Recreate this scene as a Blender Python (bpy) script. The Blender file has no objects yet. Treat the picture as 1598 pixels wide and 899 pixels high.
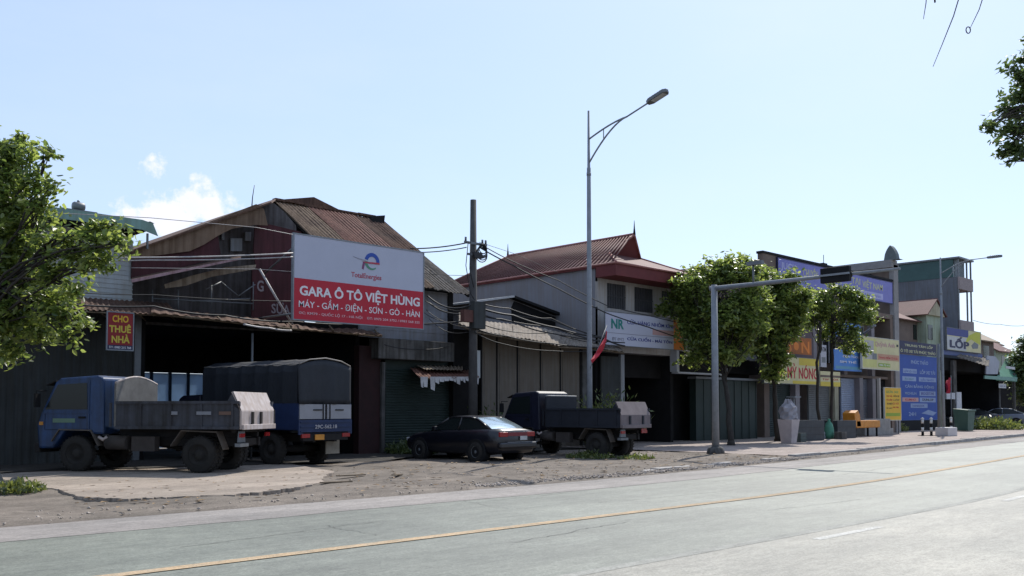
import bpy, bmesh, math, random
from mathutils import Vector, Matrix
R = math.radians
rng = random.Random(7)
sc = bpy.context.scene
col = sc.collection

# ------------------------------------------------------------------ camera
W, H, F, CX, HOR, YAW, EYE = 1598, 899, 1446.0, 799.0, 640.0, R(46), 1.5
PITCH = R(2.5)
CY = HOR - F * math.tan(PITCH)      # row of the lens axis; the rest of the framing is lens shift
cam = bpy.data.objects.new('camera', bpy.data.cameras.new('camera'))
col.objects.link(cam)
cam.location = (0, 0, EYE)
cam.rotation_euler = (R(90) + PITCH, 0, YAW - R(90))
cam.data.sensor_width = 36
cam.data.lens = F / W * 36
cam.data.shift_y = (CY - H / 2) / W
cam.data.clip_start = .1
cam.data.clip_end = 3000
sc.camera = cam
FW = Vector((math.cos(PITCH) * math.cos(YAW), math.cos(PITCH) * math.sin(YAW), math.sin(PITCH)))
UP = Vector((-math.sin(PITCH) * math.cos(YAW), -math.sin(PITCH) * math.sin(YAW), math.cos(PITCH)))
RT = Vector((math.sin(YAW), -math.cos(YAW), 0))

def at(px, py, Y):
    """point where the sight line of a picture position meets the vertical plane y = Y"""
    d = FW + RT * ((px - CX) / F) + UP * ((CY - py) / F)
    t = Y / d.y
    return Vector((d.x * t, Y, EYE + d.z * t))

def gnd(px, py, z=0.0):
    d = FW + RT * ((px - CX) / F) + UP * ((CY - py) / F)
    t = (z - EYE) / d.z
    return Vector((d.x * t, d.y * t, z))

def dep(px, py, D):
    """point on the sight line at horizontal depth D"""
    d = FW + RT * ((px - CX) / F) + UP * ((CY - py) / F)
    t = D / (d.x * math.cos(YAW) + d.y * math.sin(YAW))
    return Vector((d.x * t, d.y * t, EYE + d.z * t))

# ------------------------------------------------------------------ sky, sun, exposure
SUN_AZ, SUN_EL = 20.5, 48.0        # azimuth measured from +X towards +Y
w = bpy.data.worlds.new('World')
sc.world = w
w.use_nodes = True
nt = w.node_tree
nt.nodes.clear()
N = nt.nodes.new
out = N('ShaderNodeOutputWorld')
bg = N('ShaderNodeBackground')
sky = N('ShaderNodeTexSky')
sky.sky_type = 'NISHITA'
sky.sun_disc = False
sky.sun_elevation = R(SUN_EL)
sky.sun_rotation = R(90 - SUN_AZ)
sky.altitude = 20
sky.air_density = 1.0
sky.dust_density = 0.8
sky.ozone_density = 2.0
bg.inputs['Strength'].default_value = 0.15
# a cumulus bank low over the left-hand roofs, placed by compass direction
tc = N('ShaderNodeTexCoord')
def vm(op, a, b=None):
    n = N('ShaderNodeVectorMath'); n.operation = op
    for i, v in enumerate((a, b)):
        if v is None: continue
        if hasattr(v, 'is_output'): nt.links.new(v, n.inputs[i])
        else: n.inputs[i].default_value = v
    return n
def ma(op, a, b=None, c=None, clamp=False):
    n = N('ShaderNodeMath'); n.operation = op; n.use_clamp = clamp
    for i, v in enumerate((a, b, c)):
        if v is None: continue
        if hasattr(v, 'is_output'): nt.links.new(v, n.inputs[i])
        else: n.inputs[i].default_value = v
    return n.outputs[0]
mask = None
noi = N('ShaderNodeTexNoise')
nt.links.new(tc.outputs['Generated'], noi.inputs['Vector'])
noi.inputs['Scale'].default_value = 26
noi.inputs['Detail'].default_value = 9
noi.inputs['Roughness'].default_value = .62
noi2 = N('ShaderNodeTexNoise')
nt.links.new(tc.outputs['Generated'], noi2.inputs['Vector'])
noi2.inputs['Scale'].default_value = 60
noi2.inputs['Detail'].default_value = 5
for (px, py, rad) in ((305, 318, .042), (270, 335, .036), (340, 332, .034), (235, 340, .03), (310, 290, .022), (247, 258, .021), (238, 247, .012), (360, 350, .03), (200, 350, .03)):
    d = (FW + RT * ((px - CX) / F) + UP * ((CY - py) / F)).normalized()
    dd = vm('DISTANCE', tc.outputs['Generated'], tuple(d)).outputs['Value']
    m = ma('SUBTRACT', 1.0, ma('DIVIDE', dd, rad))
    m = ma('MAXIMUM', m, 0.0)
    mask = m if mask is None else ma('MAXIMUM', mask, m)
cov = ma('ADD', ma('MULTIPLY', mask, 1.25), ma('MULTIPLY', ma('SUBTRACT', noi.outputs['Fac'], .5), 4.2))
cov = ma('MULTIPLY', ma('SUBTRACT', cov, .4), 1.9, clamp=True)
cov = ma('MULTIPLY', cov, ma('MULTIPLY', mask, 6.0, clamp=True))
cov = ma('MULTIPLY', cov, .95)
mix = N('ShaderNodeMix'); mix.data_type = 'RGBA'
mul = N('ShaderNodeMix'); mul.data_type = 'RGBA'; mul.inputs['Factor'].default_value = .6   # thin even haze over the clear sky
nt.links.new(sky.outputs[0], mul.inputs['A'])
mul.inputs['B'].default_value = (3.45, 4.3, 6.0, 1)
mpw = N('ShaderNodeMapping'); mpw.inputs['Scale'].default_value = (1.2, 2.6, 7.0); mpw.inputs['Rotation'].default_value = (0, .25, .6)
nt.links.new(tc.outputs['Generated'], mpw.inputs['Vector'])
nw = N('ShaderNodeTexNoise'); nw.inputs['Scale'].default_value = 1.3; nw.inputs['Detail'].default_value = 7; nw.inputs['Roughness'].default_value = .55
nt.links.new(mpw.outputs[0], nw.inputs['Vector'])
wisp = ma('MULTIPLY', ma('SUBTRACT', nw.outputs['Fac'], .46), .9, clamp=True)
cov = ma('MAXIMUM', cov, ma('MULTIPLY', wisp, .4))
nt.links.new(cov, mix.inputs['Factor'])
nt.links.new(mul.outputs['Result'], mix.inputs['A'])
cl = N('ShaderNodeMix'); cl.data_type = 'RGBA'
cl.inputs['A'].default_value = (5.0, 5.3, 6.2, 1)
cl.inputs['B'].default_value = (6.0, 5.9, 6.3, 1)
nt.links.new(noi2.outputs['Fac'], cl.inputs['Factor'])
nt.links.new(cl.outputs['Result'], mix.inputs['B'])
nt.links.new(mix.outputs['Result'], bg.inputs['Color'])
nt.links.new(bg.outputs[0], out.inputs['Surface'])

sl = bpy.data.lights.new('sun', 'SUN')
sl.energy = 4.2
sl.angle = R(.53)
sl.color = (1.0, .955, .88)
so = bpy.data.objects.new('sun', sl)
col.objects.link(so)
sdir = Vector((math.cos(R(SUN_EL)) * math.cos(R(SUN_AZ)), math.cos(R(SUN_EL)) * math.sin(R(SUN_AZ)), math.sin(R(SUN_EL))))
so.rotation_euler = sdir.to_track_quat('Z', 'Y').to_euler()
so.location = sdir * 80
sc.view_settings.view_transform = 'Standard'
sc.view_settings.look = 'None'
sc.view_settings.gamma = 1
sc.view_settings.exposure = 0.3

# ------------------------------------------------------------------ materials
MC = {}
def mat(name, c, c2=None, rough=.8, metal=0.0, scale=3.0, amt=.55, bump=0.0, bscale=40, streak=0.0, spec=.35, stretch=(1, 1, 1), fine=0.0):
    if name in MC: return MC[name]
    m = bpy.data.materials.new(name); MC[name] = m
    m.use_nodes = True
    t = m.node_tree; b = t.nodes['Principled BSDF']
    b.inputs['Roughness'].default_value = rough
    b.inputs['Metallic'].default_value = metal
    b.inputs['Specular IOR Level'].default_value = spec
    if c2 is None: c2 = tuple(v * .55 for v in c)
    tcn = t.nodes.new('ShaderNodeTexCoord'); mp = t.nodes.new('ShaderNodeMapping')
    mp.inputs['Scale'].default_value = stretch
    t.links.new(tcn.outputs['Object'], mp.inputs['Vector'])
    n = t.nodes.new('ShaderNodeTexNoise'); n.inputs['Scale'].default_value = scale; n.inputs['Detail'].default_value = 7; n.inputs['Roughness'].default_value = .65
    t.links.new(mp.outputs[0], n.inputs['Vector'])
    r = t.nodes.new('ShaderNodeValToRGB'); r.color_ramp.elements[0].position = .5 - .3 * (1 - amt) - .08; r.color_ramp.elements[1].position = .5 + .22
    r.color_ramp.elements[0].color = (*c2, 1); r.color_ramp.elements[1].color = (*c, 1)
    t.links.new(n.outputs['Fac'], r.inputs['Fac'])
    src = r.outputs['Color']
    if streak:
        mp2 = t.nodes.new('ShaderNodeMapping'); mp2.inputs['Scale'].default_value = (7, 7, .5)
        t.links.new(tcn.outputs['Object'], mp2.inputs['Vector'])
        n2 = t.nodes.new('ShaderNodeTexNoise'); n2.inputs['Scale'].default_value = 1.3; n2.inputs['Detail'].default_value = 5
        t.links.new(mp2.outputs[0], n2.inputs['Vector'])
        r2 = t.nodes.new('ShaderNodeValToRGB'); r2.color_ramp.elements[0].position = .35; r2.color_ramp.elements[1].position = .62
        k = 1 - streak
        r2.color_ramp.elements[0].color = (k, k * .93, k * .86, 1); r2.color_ramp.elements[1].color = (1, 1, 1, 1)
        t.links.new(n2.outputs['Fac'], r2.inputs['Fac'])
        mx = t.nodes.new('ShaderNodeMix'); mx.data_type = 'RGBA'; mx.blend_type = 'MULTIPLY'; mx.inputs['Factor'].default_value = 1
        t.links.new(src, mx.inputs['A']); t.links.new(r2.outputs['Color'], mx.inputs['B']); src = mx.outputs['Result']
    if fine:
        n3 = t.nodes.new('ShaderNodeTexNoise'); n3.inputs['Scale'].default_value = 55; n3.inputs['Detail'].default_value = 4
        t.links.new(tcn.outputs['Object'], n3.inputs['Vector'])
        r3 = t.nodes.new('ShaderNodeValToRGB'); r3.color_ramp.elements[0].position = .35; r3.color_ramp.elements[1].position = .65
        k = 1 - fine
        r3.color_ramp.elements[0].color = (k, k, k, 1); r3.color_ramp.elements[1].color = (1 + fine * .3,) * 3 + (1,)
        t.links.new(n3.outputs['Fac'], r3.inputs['Fac'])
        mx = t.nodes.new('ShaderNodeMix'); mx.data_type = 'RGBA'; mx.blend_type = 'MULTIPLY'; mx.inputs['Factor'].default_value = 1
        t.links.new(src, mx.inputs['A']); t.links.new(r3.outputs['Color'], mx.inputs['B']); src = mx.outputs['Result']
    t.links.new(src, b.inputs['Base Color'])
    if bump:
        nb = t.nodes.new('ShaderNodeTexNoise'); nb.inputs['Scale'].default_value = bscale; nb.inputs['Detail'].default_value = 6
        t.links.new(tcn.outputs['Object'], nb.inputs['Vector'])
        bp = t.nodes.new('ShaderNodeBump'); bp.inputs['Strength'].default_value = bump; bp.inputs['Distance'].default_value = .02
        t.links.new(nb.outputs['Fac'], bp.inputs['Height']); t.links.new(bp.outputs[0], b.inputs['Normal'])
    return m

def leafmat(name, c, c2, tr=.45):
    m = bpy.data.materials.new(name); MC[name] = m
    m.use_nodes = True
    t = m.node_tree; t.nodes.clear()
    o = t.nodes.new('ShaderNodeOutputMaterial'); g = t.nodes.new('ShaderNodeNewGeometry')
    r = t.nodes.new('ShaderNodeValToRGB')
    r.color_ramp.elements[0].color = (*c2, 1); r.color_ramp.elements[1].color = (*c, 1)
    e = r.color_ramp.elements.new(.93); e.color = (c[0] * 1.5, c[1] * 1.25, c[2] * 1.4, 1)
    t.links.new(g.outputs['Random Per Island'], r.inputs['Fac'])
    p = t.nodes.new('ShaderNodeBsdfPrincipled'); p.inputs['Roughness'].default_value = .36; p.inputs['Specular IOR Level'].default_value = .55
    tl = t.nodes.new('ShaderNodeBsdfTranslucent')
    hs = t.nodes.new('ShaderNodeHueSaturation'); hs.inputs['Hue'].default_value = .485; hs.inputs['Saturation'].default_value = 1.15; hs.inputs['Value'].default_value = 2.7
    ms = t.nodes.new('ShaderNodeMixShader'); ms.inputs[0].default_value = tr
    t.links.new(r.outputs[0], p.inputs['Base Color']); t.links.new(r.outputs[0], hs.inputs['Color']); t.links.new(hs.outputs[0], tl.inputs['Color'])
    t.links.new(p.outputs[0], ms.inputs[1]); t.links.new(tl.outputs[0], ms.inputs[2]); t.links.new(ms.outputs[0], o.inputs['Surface'])
    return m

def sheetmat(name, c, tr=.5):
    m = bpy.data.materials.new(name); m.use_nodes = True
    t = m.node_tree; t.nodes.clear()
    o = t.nodes.new('ShaderNodeOutputMaterial')
    p = t.nodes.new('ShaderNodeBsdfDiffuse'); p.inputs[0].default_value = (*c, 1)
    tl = t.nodes.new('ShaderNodeBsdfTranslucent'); 
    n = t.nodes.new('ShaderNodeTexNoise'); n.inputs['Scale'].default_value = 1.6
    r = t.nodes.new('ShaderNodeValToRGB'); r.color_ramp.elements[0].color = (*[v * .6 for v in c], 1); r.color_ramp.elements[1].color = (*c, 1)
    tcn = t.nodes.new('ShaderNodeTexCoord'); t.links.new(tcn.outputs['Object'], n.inputs['Vector'])
    t.links.new(n.outputs['Fac'], r.inputs[0]); t.links.new(r.outputs[0], tl.inputs[0])
    ms = t.nodes.new('ShaderNodeMixShader'); ms.inputs[0].default_value = tr
    t.links.new(p.outputs[0], ms.inputs[1]); t.links.new(tl.outputs[0], ms.inputs[2]); t.links.new(ms.outputs[0], o.inputs['Surface'])
    return m

def glassmat(name, c=(.012, .016, .016), rough=.18):
    return mat(name, c, c, rough=rough, spec=.3)

LEAF = leafmat('leaf_broad', (.118, .172, .048), (.042, .072, .022), .5)
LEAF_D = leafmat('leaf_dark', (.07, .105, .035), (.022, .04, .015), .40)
LEAF_F = leafmat('leaf_feather', (.06, .10, .03), (.03, .055, .018), .4)
LEAF_W = leafmat('leaf_weed', (.09, .125, .035), (.035, .055, .018), .3)
BARK = mat('bark', (.05, .042, .035), (.02, .018, .015), rough=.95, scale=9, bump=.6, bscale=18, stretch=(1, 1, .25))
ASPH = None
CONC = mat('concrete', (.34, .33, .31), (.2, .19, .18), scale=2.2, rough=.9, bump=.25, fine=.15)
CONC_D = mat('grimy_concrete', (.15, .145, .14), (.055, .055, .053), scale=1.6, rough=.95, bump=.3, streak=.5)
PLAST = mat('grey_render', (.225, .22, .235), (.18, .178, .19), scale=.5, rough=.95, bump=.15, streak=.05)
WHITEW = mat('white_render', (.40, .385, .37), (.3, .29, .28), scale=.8, rough=.9, streak=.12)
RUST = mat('rust_brown', (.155, .085, .055), (.06, .036, .028), scale=1.5, rough=.9, streak=.35, bump=.2)
RUST_R = mat('rust_red', (.23, .105, .075), (.12, .06, .045), scale=1.3, rough=.85, streak=.35)
RUST_T = mat('rust_tan', (.22, .155, .10), (.11, .07, .05), scale=1.2, rough=.9, streak=.4)
TIN_OLD = mat('old_tin', (.34, .29, .22), (.17, .12, .085), scale=1.4, rough=.8, streak=.4)
ASB = mat('fibre_cement', (.19, .165, .14), (.075, .065, .055), scale=2.4, rough=.95, streak=.4, bump=.3)
DKMETAL = mat('dark_metal_sheet', (.06, .064, .064), (.036, .039, .039), scale=.8, rough=.85, streak=.15, spec=.15)
GRMETAL = mat('grey_metal_sheet', (.26, .275, .29), (.19, .2, .21), scale=.8, rough=.6, streak=.25)
GREENR = mat('green_roof_sheet', (.20, .33, .29), (.13, .22, .19), scale=1, rough=.5, streak=.2)
GALV = mat('galvanised_steel', (.25, .265, .285), (.17, .18, .195), scale=5, rough=.6, metal=.2)
GALV2 = mat('painted_grey_steel', (.17, .18, .19), (.11, .115, .12), scale=4, rough=.5, metal=.3)
BLACK = mat('black_paint', (.012, .012, .013), (.008, .008, .009), rough=.75, spec=.2)
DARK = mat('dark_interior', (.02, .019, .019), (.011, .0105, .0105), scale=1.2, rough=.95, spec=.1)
MAROON = mat('maroon_board', (.085, .022, .026), (.042, .014, .016), scale=1.4, rough=.85, streak=.3)
REDROOF = mat('red_roof_tile', (.15, .066, .06), (.10, .046, .043), scale=1.1, rough=.75, streak=.15)
REDTRIM = mat('red_trim', (.15, .03, .03), (.1, .02, .02), scale=2, rough=.7)
BLACKCAB = mat('cable_black', (.02, .02, .022), (.012, .012, .013), rough=.6)
CABLE_W = mat('cable_pale', (.4, .38, .37), (.22, .2, .2), rough=.5, scale=12)
CREAM = mat('cream_render', (.45, .42, .3), (.3, .28, .2), scale=1, rough=.9, streak=.2)
MINT = mat('mint_render', (.36, .43, .33), (.26, .31, .24), scale=1, rough=.9, streak=.2)
SHUT = mat('beige_shutter', (.165, .145, .122), (.115, .10, .085), scale=.8, rough=.9, streak=.12)
ROLL = mat('green_roller', (.022, .036, .031), (.014, .024, .02), scale=1.5, rough=.6)
BROWNW = mat('brown_render', (.2, .15, .12), (.12, .09, .075), scale=1, rough=.9)
GLASS = glassmat('dark_glass')
WOOD = mat('weathered_wood', (.2, .15, .1), (.08, .06, .04), scale=6, rough=.9, stretch=(1, 1, .2))
RUBBER = mat('dusty_tyre', (.03, .027, .024), (.014, .013, .012), scale=4, rough=.95)
def flat(name, c, rough=.6, k=.8):
    return mat(name, c, tuple(v * k for v in c), rough=rough, scale=1.5)
S_WHITE = flat('sign_white', (.43, .44, .52), .6, .93); S_RED = flat('sign_red', (.43, .018, .035), .6, .93); S_LET = flat('letter_white', (.75, .73, .74))
S_YEL = flat('sign_yellow', (.62, .48, .06)); S_BLUE = flat('sign_blue', (.02, .07, .32)); S_NAVY = flat('sign_navy', (.025, .025, .07))
S_PURP = flat('sign_violet', (.2, .2, .5)); S_LILAC = flat('letter_lilac', (.42, .42, .66)); S_PALEY = flat('letter_pale_yellow', (.5, .5, .3))
S_CREAM = flat('sign_cream', (.6, .54, .3)); S_ORANGE = flat('sign_orange', (.7, .2, .02)); S_GREEN = flat('sign_green', (.1, .3, .1))
S_TEAL = flat('letter_teal', (.02, .2, .17)); S_INK = flat('letter_navy', (.05, .06, .22)); S_LB = flat('sign_light_blue', (.08, .22, .55))
S_PANEL = flat('letter_blue_grey', (.25, .32, .5)); S_OY = flat('sign_amber', (.7, .42, .03)); S_BK = flat('letter_black', (.03, .03, .03))
S_PINK = flat('letter_pinkish', (.5, .3, .28))

# ------------------------------------------------------------------ mesh helpers
class MB:
    def __init__(s, m=None):
        s.v = []; s.f = []; s.fm = []; s.mats = []; s.sm = []; s.cur = 0; s.smooth = False
        if m: s.mat(m)
    def mat(s, m):
        if m not in s.mats: s.mats.append(m)
        s.cur = s.mats.index(m); return s
    def face(s, idx):
        s.f.append(idx); s.fm.append(s.cur); s.sm.append(s.smooth)
    def poly(s, pts):
        b = len(s.v); s.v += [tuple(p) for p in pts]; s.face(list(range(b, b + len(pts)))); return s
    def box(s, x0, x1, y0, y1, z0, z1, M=None):
        b = len(s.v)
        P = [(x, y, z) for z in (z0, z1) for (x, y) in ((x0, y0), (x1, y0), (x1, y1), (x0, y1))]
        if M: P = [tuple(M @ Vector(p)) for p in P]
        s.v += P
        for q in ((3, 2, 1, 0), (4, 5, 6, 7), (0, 1, 5, 4), (1, 2, 6, 5), (2, 3, 7, 6), (3, 0, 4, 7)): s.face([b + i for i in q])
        return s
    def prism(s, pts, off):
        """polygon pts swept by off"""
        off = Vector(off); n = len(pts); b = len(s.v)
        s.v += [tuple(p) for p in pts] + [tuple(Vector(p) + off) for p in pts]
        s.face([b + i for i in range(n)][::-1]); s.face([b + n + i for i in range(n)])
        for i in range(n):
            j = (i + 1) % n; s.face([b + i, b + j, b + n + j, b + n + i])
        return s
    def tube(s, pts, r, n=8, r2=None, caps=True):
        pts = [Vector(p) for p in pts]; k = len(pts); b = len(s.v)
        sm = s.smooth; s.smooth = True
        prev = None
        for i, p in enumerate(pts):
            d = (pts[min(i + 1, k - 1)] - pts[max(i - 1, 0)])
            if d.length < 1e-9: d = Vector((0, 0, 1))
            d.normalize()
            if prev is None:
                a = d.orthogonal().normalized()
            else:
                a = (prev - d * prev.dot(d)); a = a.normalized() if a.length > 1e-6 else d.orthogonal().normalized()
            prev = a; c = d.cross(a)
            if isinstance(r, (list, tuple)): rr = r[i]
            else: rr = r if r2 is None else r + (r2 - r) * i / (k - 1)
            for j in range(n):
                t = 2 * math.pi * j / n; s.v.append(tuple(p + (a * math.cos(t) + c * math.sin(t)) * rr))
        for i in range(k - 1):
            for j in range(n):
                j2 = (j + 1) % n; s.face([b + i * n + j, b + i * n + j2, b + (i + 1) * n + j2, b + (i + 1) * n + j])
        s.smooth = False
        if caps:
            s.face([b + j for j in range(n)][::-1]); s.face([b + (k - 1) * n + j for j in range(n)])
        s.smooth = sm
        return s
    def cyl(s, c, axis, r, h, n=20, r2=None):
        c = Vector(c); ax = Vector(axis).normalized()
        return s.tube([c, c + ax * h], r, n, r2)
    def lathe(s, c, prof, n=24, axis='Z'):
        b = len(s.v); k = len(prof); s.smooth = True; c = Vector(c)
        for (r, h) in prof:
            for j in range(n):
                t = 2 * math.pi * j / n
                a, d = r * math.cos(t), r * math.sin(t)
                p = (a, d, h) if axis == 'Z' else ((a, h, d) if axis == 'Y' else (h, a, d))
                s.v.append(tuple(c + Vector(p)))
        for i in range(k - 1):
            for j in range(n):
                j2 = (j + 1) % n; s.face([b + i * n + j, b + i * n + j2, b + (i + 1) * n + j2, b + (i + 1) * n + j])
        s.smooth = False
        return s
    def corr(s, A, B, C, D, pitch=.2, amp=.02, rag=0.0, rows=4, sag=0.0, wave='sin'):
        """ribbed sheet A-B (eave) to D-C (top); the ribs run from A-B to D-C"""
        A, B, C, D = map(Vector, (A, B, C, D))
        L = (B - A).length; n = max(4, int(L / pitch) * (4 if wave == 'sin' else 8)); nrm = (B - A).cross(D - A).normalized()
        b = len(s.v)
        rr = random.Random(int(abs(A.x * 37 + A.z * 91) * 10))
        jit = 0.0
        for i in range(n + 1):
            u = i / n
            if wave == 'sin': o = amp * math.sin(u * L / pitch * 2 * math.pi)
            else: o = amp * (1 if (i % 8) in (1, 2) else (.5 if (i % 8) in (0, 3) else 0))
            if i % 6 == 0: jit = rr.uniform(-1, 1)
            for j in range(rows + 1):
                v = j / rows
                p = (A.lerp(B, u)).lerp(D.lerp(C, u), v) + nrm * (o + sag * math.sin(v * 3.1) * math.sin(u * 9 + v * 2))
                if rag and j == 0: p -= (D - A).normalized() * rag * jit
                s.v.append(tuple(p))
        for i in range(n):
            for j in range(rows):
                k = b + i * (rows + 1) + j; s.face([k, k + rows + 1, k + rows + 2, k + 1])
        return s
    def text(s, body, x0, x1, z0, z1, y, m, bold=.012, depth=.006, fit=True):
        for (vs, fs) in [glyphs(body, bold)]:
            if not vs: return s
            ax = min(p[0] for p in vs); bx = max(p[0] for p in vs); ay = min(p[1] for p in vs); by = max(p[1] for p in vs)
            sx = (x1 - x0) / max(bx - ax, 1e-6); sy = (z1 - z0) / max(by - ay, 1e-6)
            s.mat(m); b = len(s.v)
            s.v += [(x0 + (p[0] - ax) * sx, y - p[2] / .05 * depth, z0 + (p[1] - ay) * sy) for p in vs]
            for f in fs: s.face([b + i for i in f])
        return s
    def build(s, name, parent=None, m=None, solid=0.0, bevel=0.0, world=True):
        me = bpy.data.meshes.new(name)
        V = s.v
        if parent is not None and world:
            inv = ROOTM[parent.name].inverted() if parent.name in ROOTM else Matrix()
            V = [tuple(inv @ Vector(p)) for p in V]
        me.from_pydata(V, [], s.f)
        for mm in s.mats: me.materials.append(mm)
        me.polygons.foreach_set('material_index', s.fm)
        me.polygons.foreach_set('use_smooth', s.sm)
        me.update()
        bm = bmesh.new(); bm.from_mesh(me); 
        if not solid and len(s.v) < 60000: bmesh.ops.recalc_face_normals(bm, faces=bm.faces)
        bm.to_mesh(me); bm.free()
        o = bpy.data.objects.new(name, me); col.objects.link(o)
        if parent is not None:
            o.parent = parent
            if parent.name in ROOTM: ROOTM[o.name] = ROOTM[parent.name]
        if bevel:
            md = o.modifiers.new('bevel', 'BEVEL'); md.width = bevel; md.segments = 2; md.limit_method = 'ANGLE'; md.angle_limit = R(40)
        if solid:
            md = o.modifiers.new('solid', 'SOLIDIFY'); md.thickness = solid
        return o
ROOTM = {}
GC = {}
def glyphs(body, bold):
    k = (body, bold)
    if k in GC: return GC[k]
    cu = bpy.data.curves.new('t', 'FONT'); cu.body = body; cu.size = 1; cu.extrude = .05; cu.offset = bold; cu.resolution_u = 3
    o = bpy.data.objects.new('t', cu); col.objects.link(o)
    bpy.context.view_layer.update()
    dg = bpy.context.evaluated_depsgraph_get(); e = o.evaluated_get(dg); me = e.to_mesh()
    r = ([tuple(v.co) for v in me.vertices], [list(p.vertices) for p in me.polygons])
    e.to_mesh_clear(); bpy.data.objects.remove(o); bpy.data.curves.remove(cu)
    GC[k] = r
    return r

def tag(o, label=None, cat=None, group=None, kind=None):
    if label: o['label'] = label
    if cat: o['category'] = cat
    if group: o['group'] = group
    if kind: o['kind'] = kind
    return o
def thing(name, label, cat, loc=(0, 0, 0), rotz=0.0, group=None, scale=1.0):
    o = bpy.data.objects.new(name, None); col.objects.link(o)
    o.location = loc; o.rotation_euler = (0, 0, rotz); o.scale = (scale,) * 3; o.empty_display_size = .3
    ROOTM[o.name] = Matrix.Translation(Vector(loc)) @ Matrix.Rotation(rotz, 4, 'Z') @ Matrix.Scale(scale, 4)
    return tag(o, label, cat, group)
def struct(mb, name, **k):
    return tag(mb.build(name, **k), kind='structure')
def single(mb, name, label, cat, loc, group=None, **k):
    """a thing that is one mesh, its origin at its base"""
    mb.v = [tuple(Vector(p) - Vector(loc)) for p in mb.v]
    o = mb.build(name, **k); o.location = loc
    return tag(o, label, cat, group)
def copy_tree(o, parent=None):
    c = o.copy(); col.objects.link(c)
    if parent: c.parent = parent
    for ch in list(o.children): copy_tree(ch, c)
    return c

# ------------------------------------------------------------------ road and ground
def bend(x):
    t = max(0.0, x - 14)
    return .11 * (t - 4 * (1 - math.exp(-t / 4)))
def strip(mb, ya, yb, z, x0=-70, x1=420, step=4, wob=0.0):
    xs = []; x = x0
    while x < x1: xs.append(x); x += step if x < 80 else 20
    xs.append(x1); b = len(mb.v)
    r = random.Random(int(ya * 100))
    for x in xs:
        o = bend(x)
        mb.v.append((x, ya + o + r.uniform(-wob, wob), z)); mb.v.append((x, yb + o + r.uniform(-wob, wob), z))
    for i in range(len(xs) - 1):
        k = b + 2 * i; mb.face([k, k + 2, k + 3, k + 1])
    return mb

def roadmat(name, ca, cb, rut=True, scale=.35, rough=.78, speck=.2, pock=.78):
    m = bpy.data.materials.new(name); m.use_nodes = True; t = m.node_tree; b = t.nodes['Principled BSDF']
    b.inputs['Roughness'].default_value = rough; b.inputs['Specular IOR Level'].default_value = .5 if rough < .7 else .25
    tcn = t.nodes.new('ShaderNodeTexCoord')
    def noise(sc_, st, det=6, ro=.6):
        mp = t.nodes.new('ShaderNodeMapping'); mp.inputs['Scale'].default_value = st
        t.links.new(tcn.outputs['Object'], mp.inputs['Vector'])
        n = t.nodes.new('ShaderNodeTexNoise'); n.inputs['Scale'].default_value = sc_; n.inputs['Detail'].default_value = det; n.inputs['Roughness'].default_value = ro
        t.links.new(mp.outputs[0], n.inputs['Vector']); return n.outputs['Fac']
    def ramp(src, a, bb, p0, p1):
        r = t.nodes.new('ShaderNodeValToRGB'); r.color_ramp.elements[0].position = p0; r.color_ramp.elements[1].position = p1
        r.color_ramp.elements[0].color = (*a, 1); r.color_ramp.elements[1].color = (*bb, 1); t.links.new(src, r.inputs[0]); return r.outputs[0]
    def mulc(a, bb):
        mx = t.nodes.new('ShaderNodeMix'); mx.data_type = 'RGBA'; mx.blend_type = 'MULTIPLY'; mx.inputs['Factor'].default_value = 1
        t.links.new(a, mx.inputs['A']); t.links.new(bb, mx.inputs['B']); return mx.outputs['Result']
    c = ramp(noise(scale, (1, 1, 1), 8, .7), cb, ca, .3, .7)
    c = mulc(c, ramp(noise(1.0, (.09, 1.6, 1), 5), (.84, .84, .84), (1.10, 1.10, 1.10), .35, .65))      # wheel streaks along the road
    c = mulc(c, ramp(noise(1.0, (.25, .5, 1), 8, .75), (.80, .81, .80), (1.1, 1.09, 1.07), .36, .62))   # patches
    c = mulc(c, ramp(noise(9, (.35, 1, 1), 6, .8), (.78, .78, .78), (1.10, 1.10, 1.10), .36, .6))
    c = mulc(c, ramp(noise(34, (.6, 1, 1), 5, .8), (.76, .76, .76), (1.12, 1.12, 1.12), .38, .6))
    c = mulc(c, ramp(noise(70, (1, 1, 1), 3), (1 - speck,) * 3, (1 + speck * .5,) * 3, .35, .65))         # aggregate
    # dark pock marks and tar repairs
    vo = t.nodes.new('ShaderNodeTexVoronoi'); vo.inputs['Scale'].default_value = 2.1
    t.links.new(tcn.outputs['Object'], vo.inputs['Vector'])
    sp = ramp(vo.outputs['Distance'], (pock,) * 3, (1, 1, 1), .02, .07)
    c = mulc(c, sp)
    t.links.new(c, b.inputs['Base Color'])
    nb = noise(90, (1, 1, 1), 3)
    bp = t.nodes.new('ShaderNodeBump'); bp.inputs['Strength'].default_value = .35; bp.inputs['Distance'].default_value = .01
    t.links.new(nb, bp.inputs['Height']); t.links.new(bp.outputs[0], b.inputs['Normal'])
    return m
ROADM = roadmat('dusty_asphalt', (.215, .228, .19), (.145, .154, .129), rough=.62, speck=.3, pock=.6)
ROADN = roadmat('pale_near_lane', (.315, .30, .252), (.235, .228, .195), rough=.66, speck=.28, pock=.65)
SHOULD = roadmat('shoulder_concrete', (.32, .29, .27), (.25, .23, .215), speck=.12, pock=.92)
DIRT = roadmat('dusty_ground', (.25, .212, .178), (.125, .106, .09), scale=.9, rough=.95, speck=.35, pock=.85)
APRON = roadmat('apron_concrete', (.37, .31, .26), (.29, .24, .20), scale=.6, rough=.9, speck=.08, pock=.93)
PAVE = roadmat('pinkish_paving', (.40, .335, .30), (.30, .25, .225), scale=.5, rough=.9, speck=.1, pock=.92)

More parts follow.
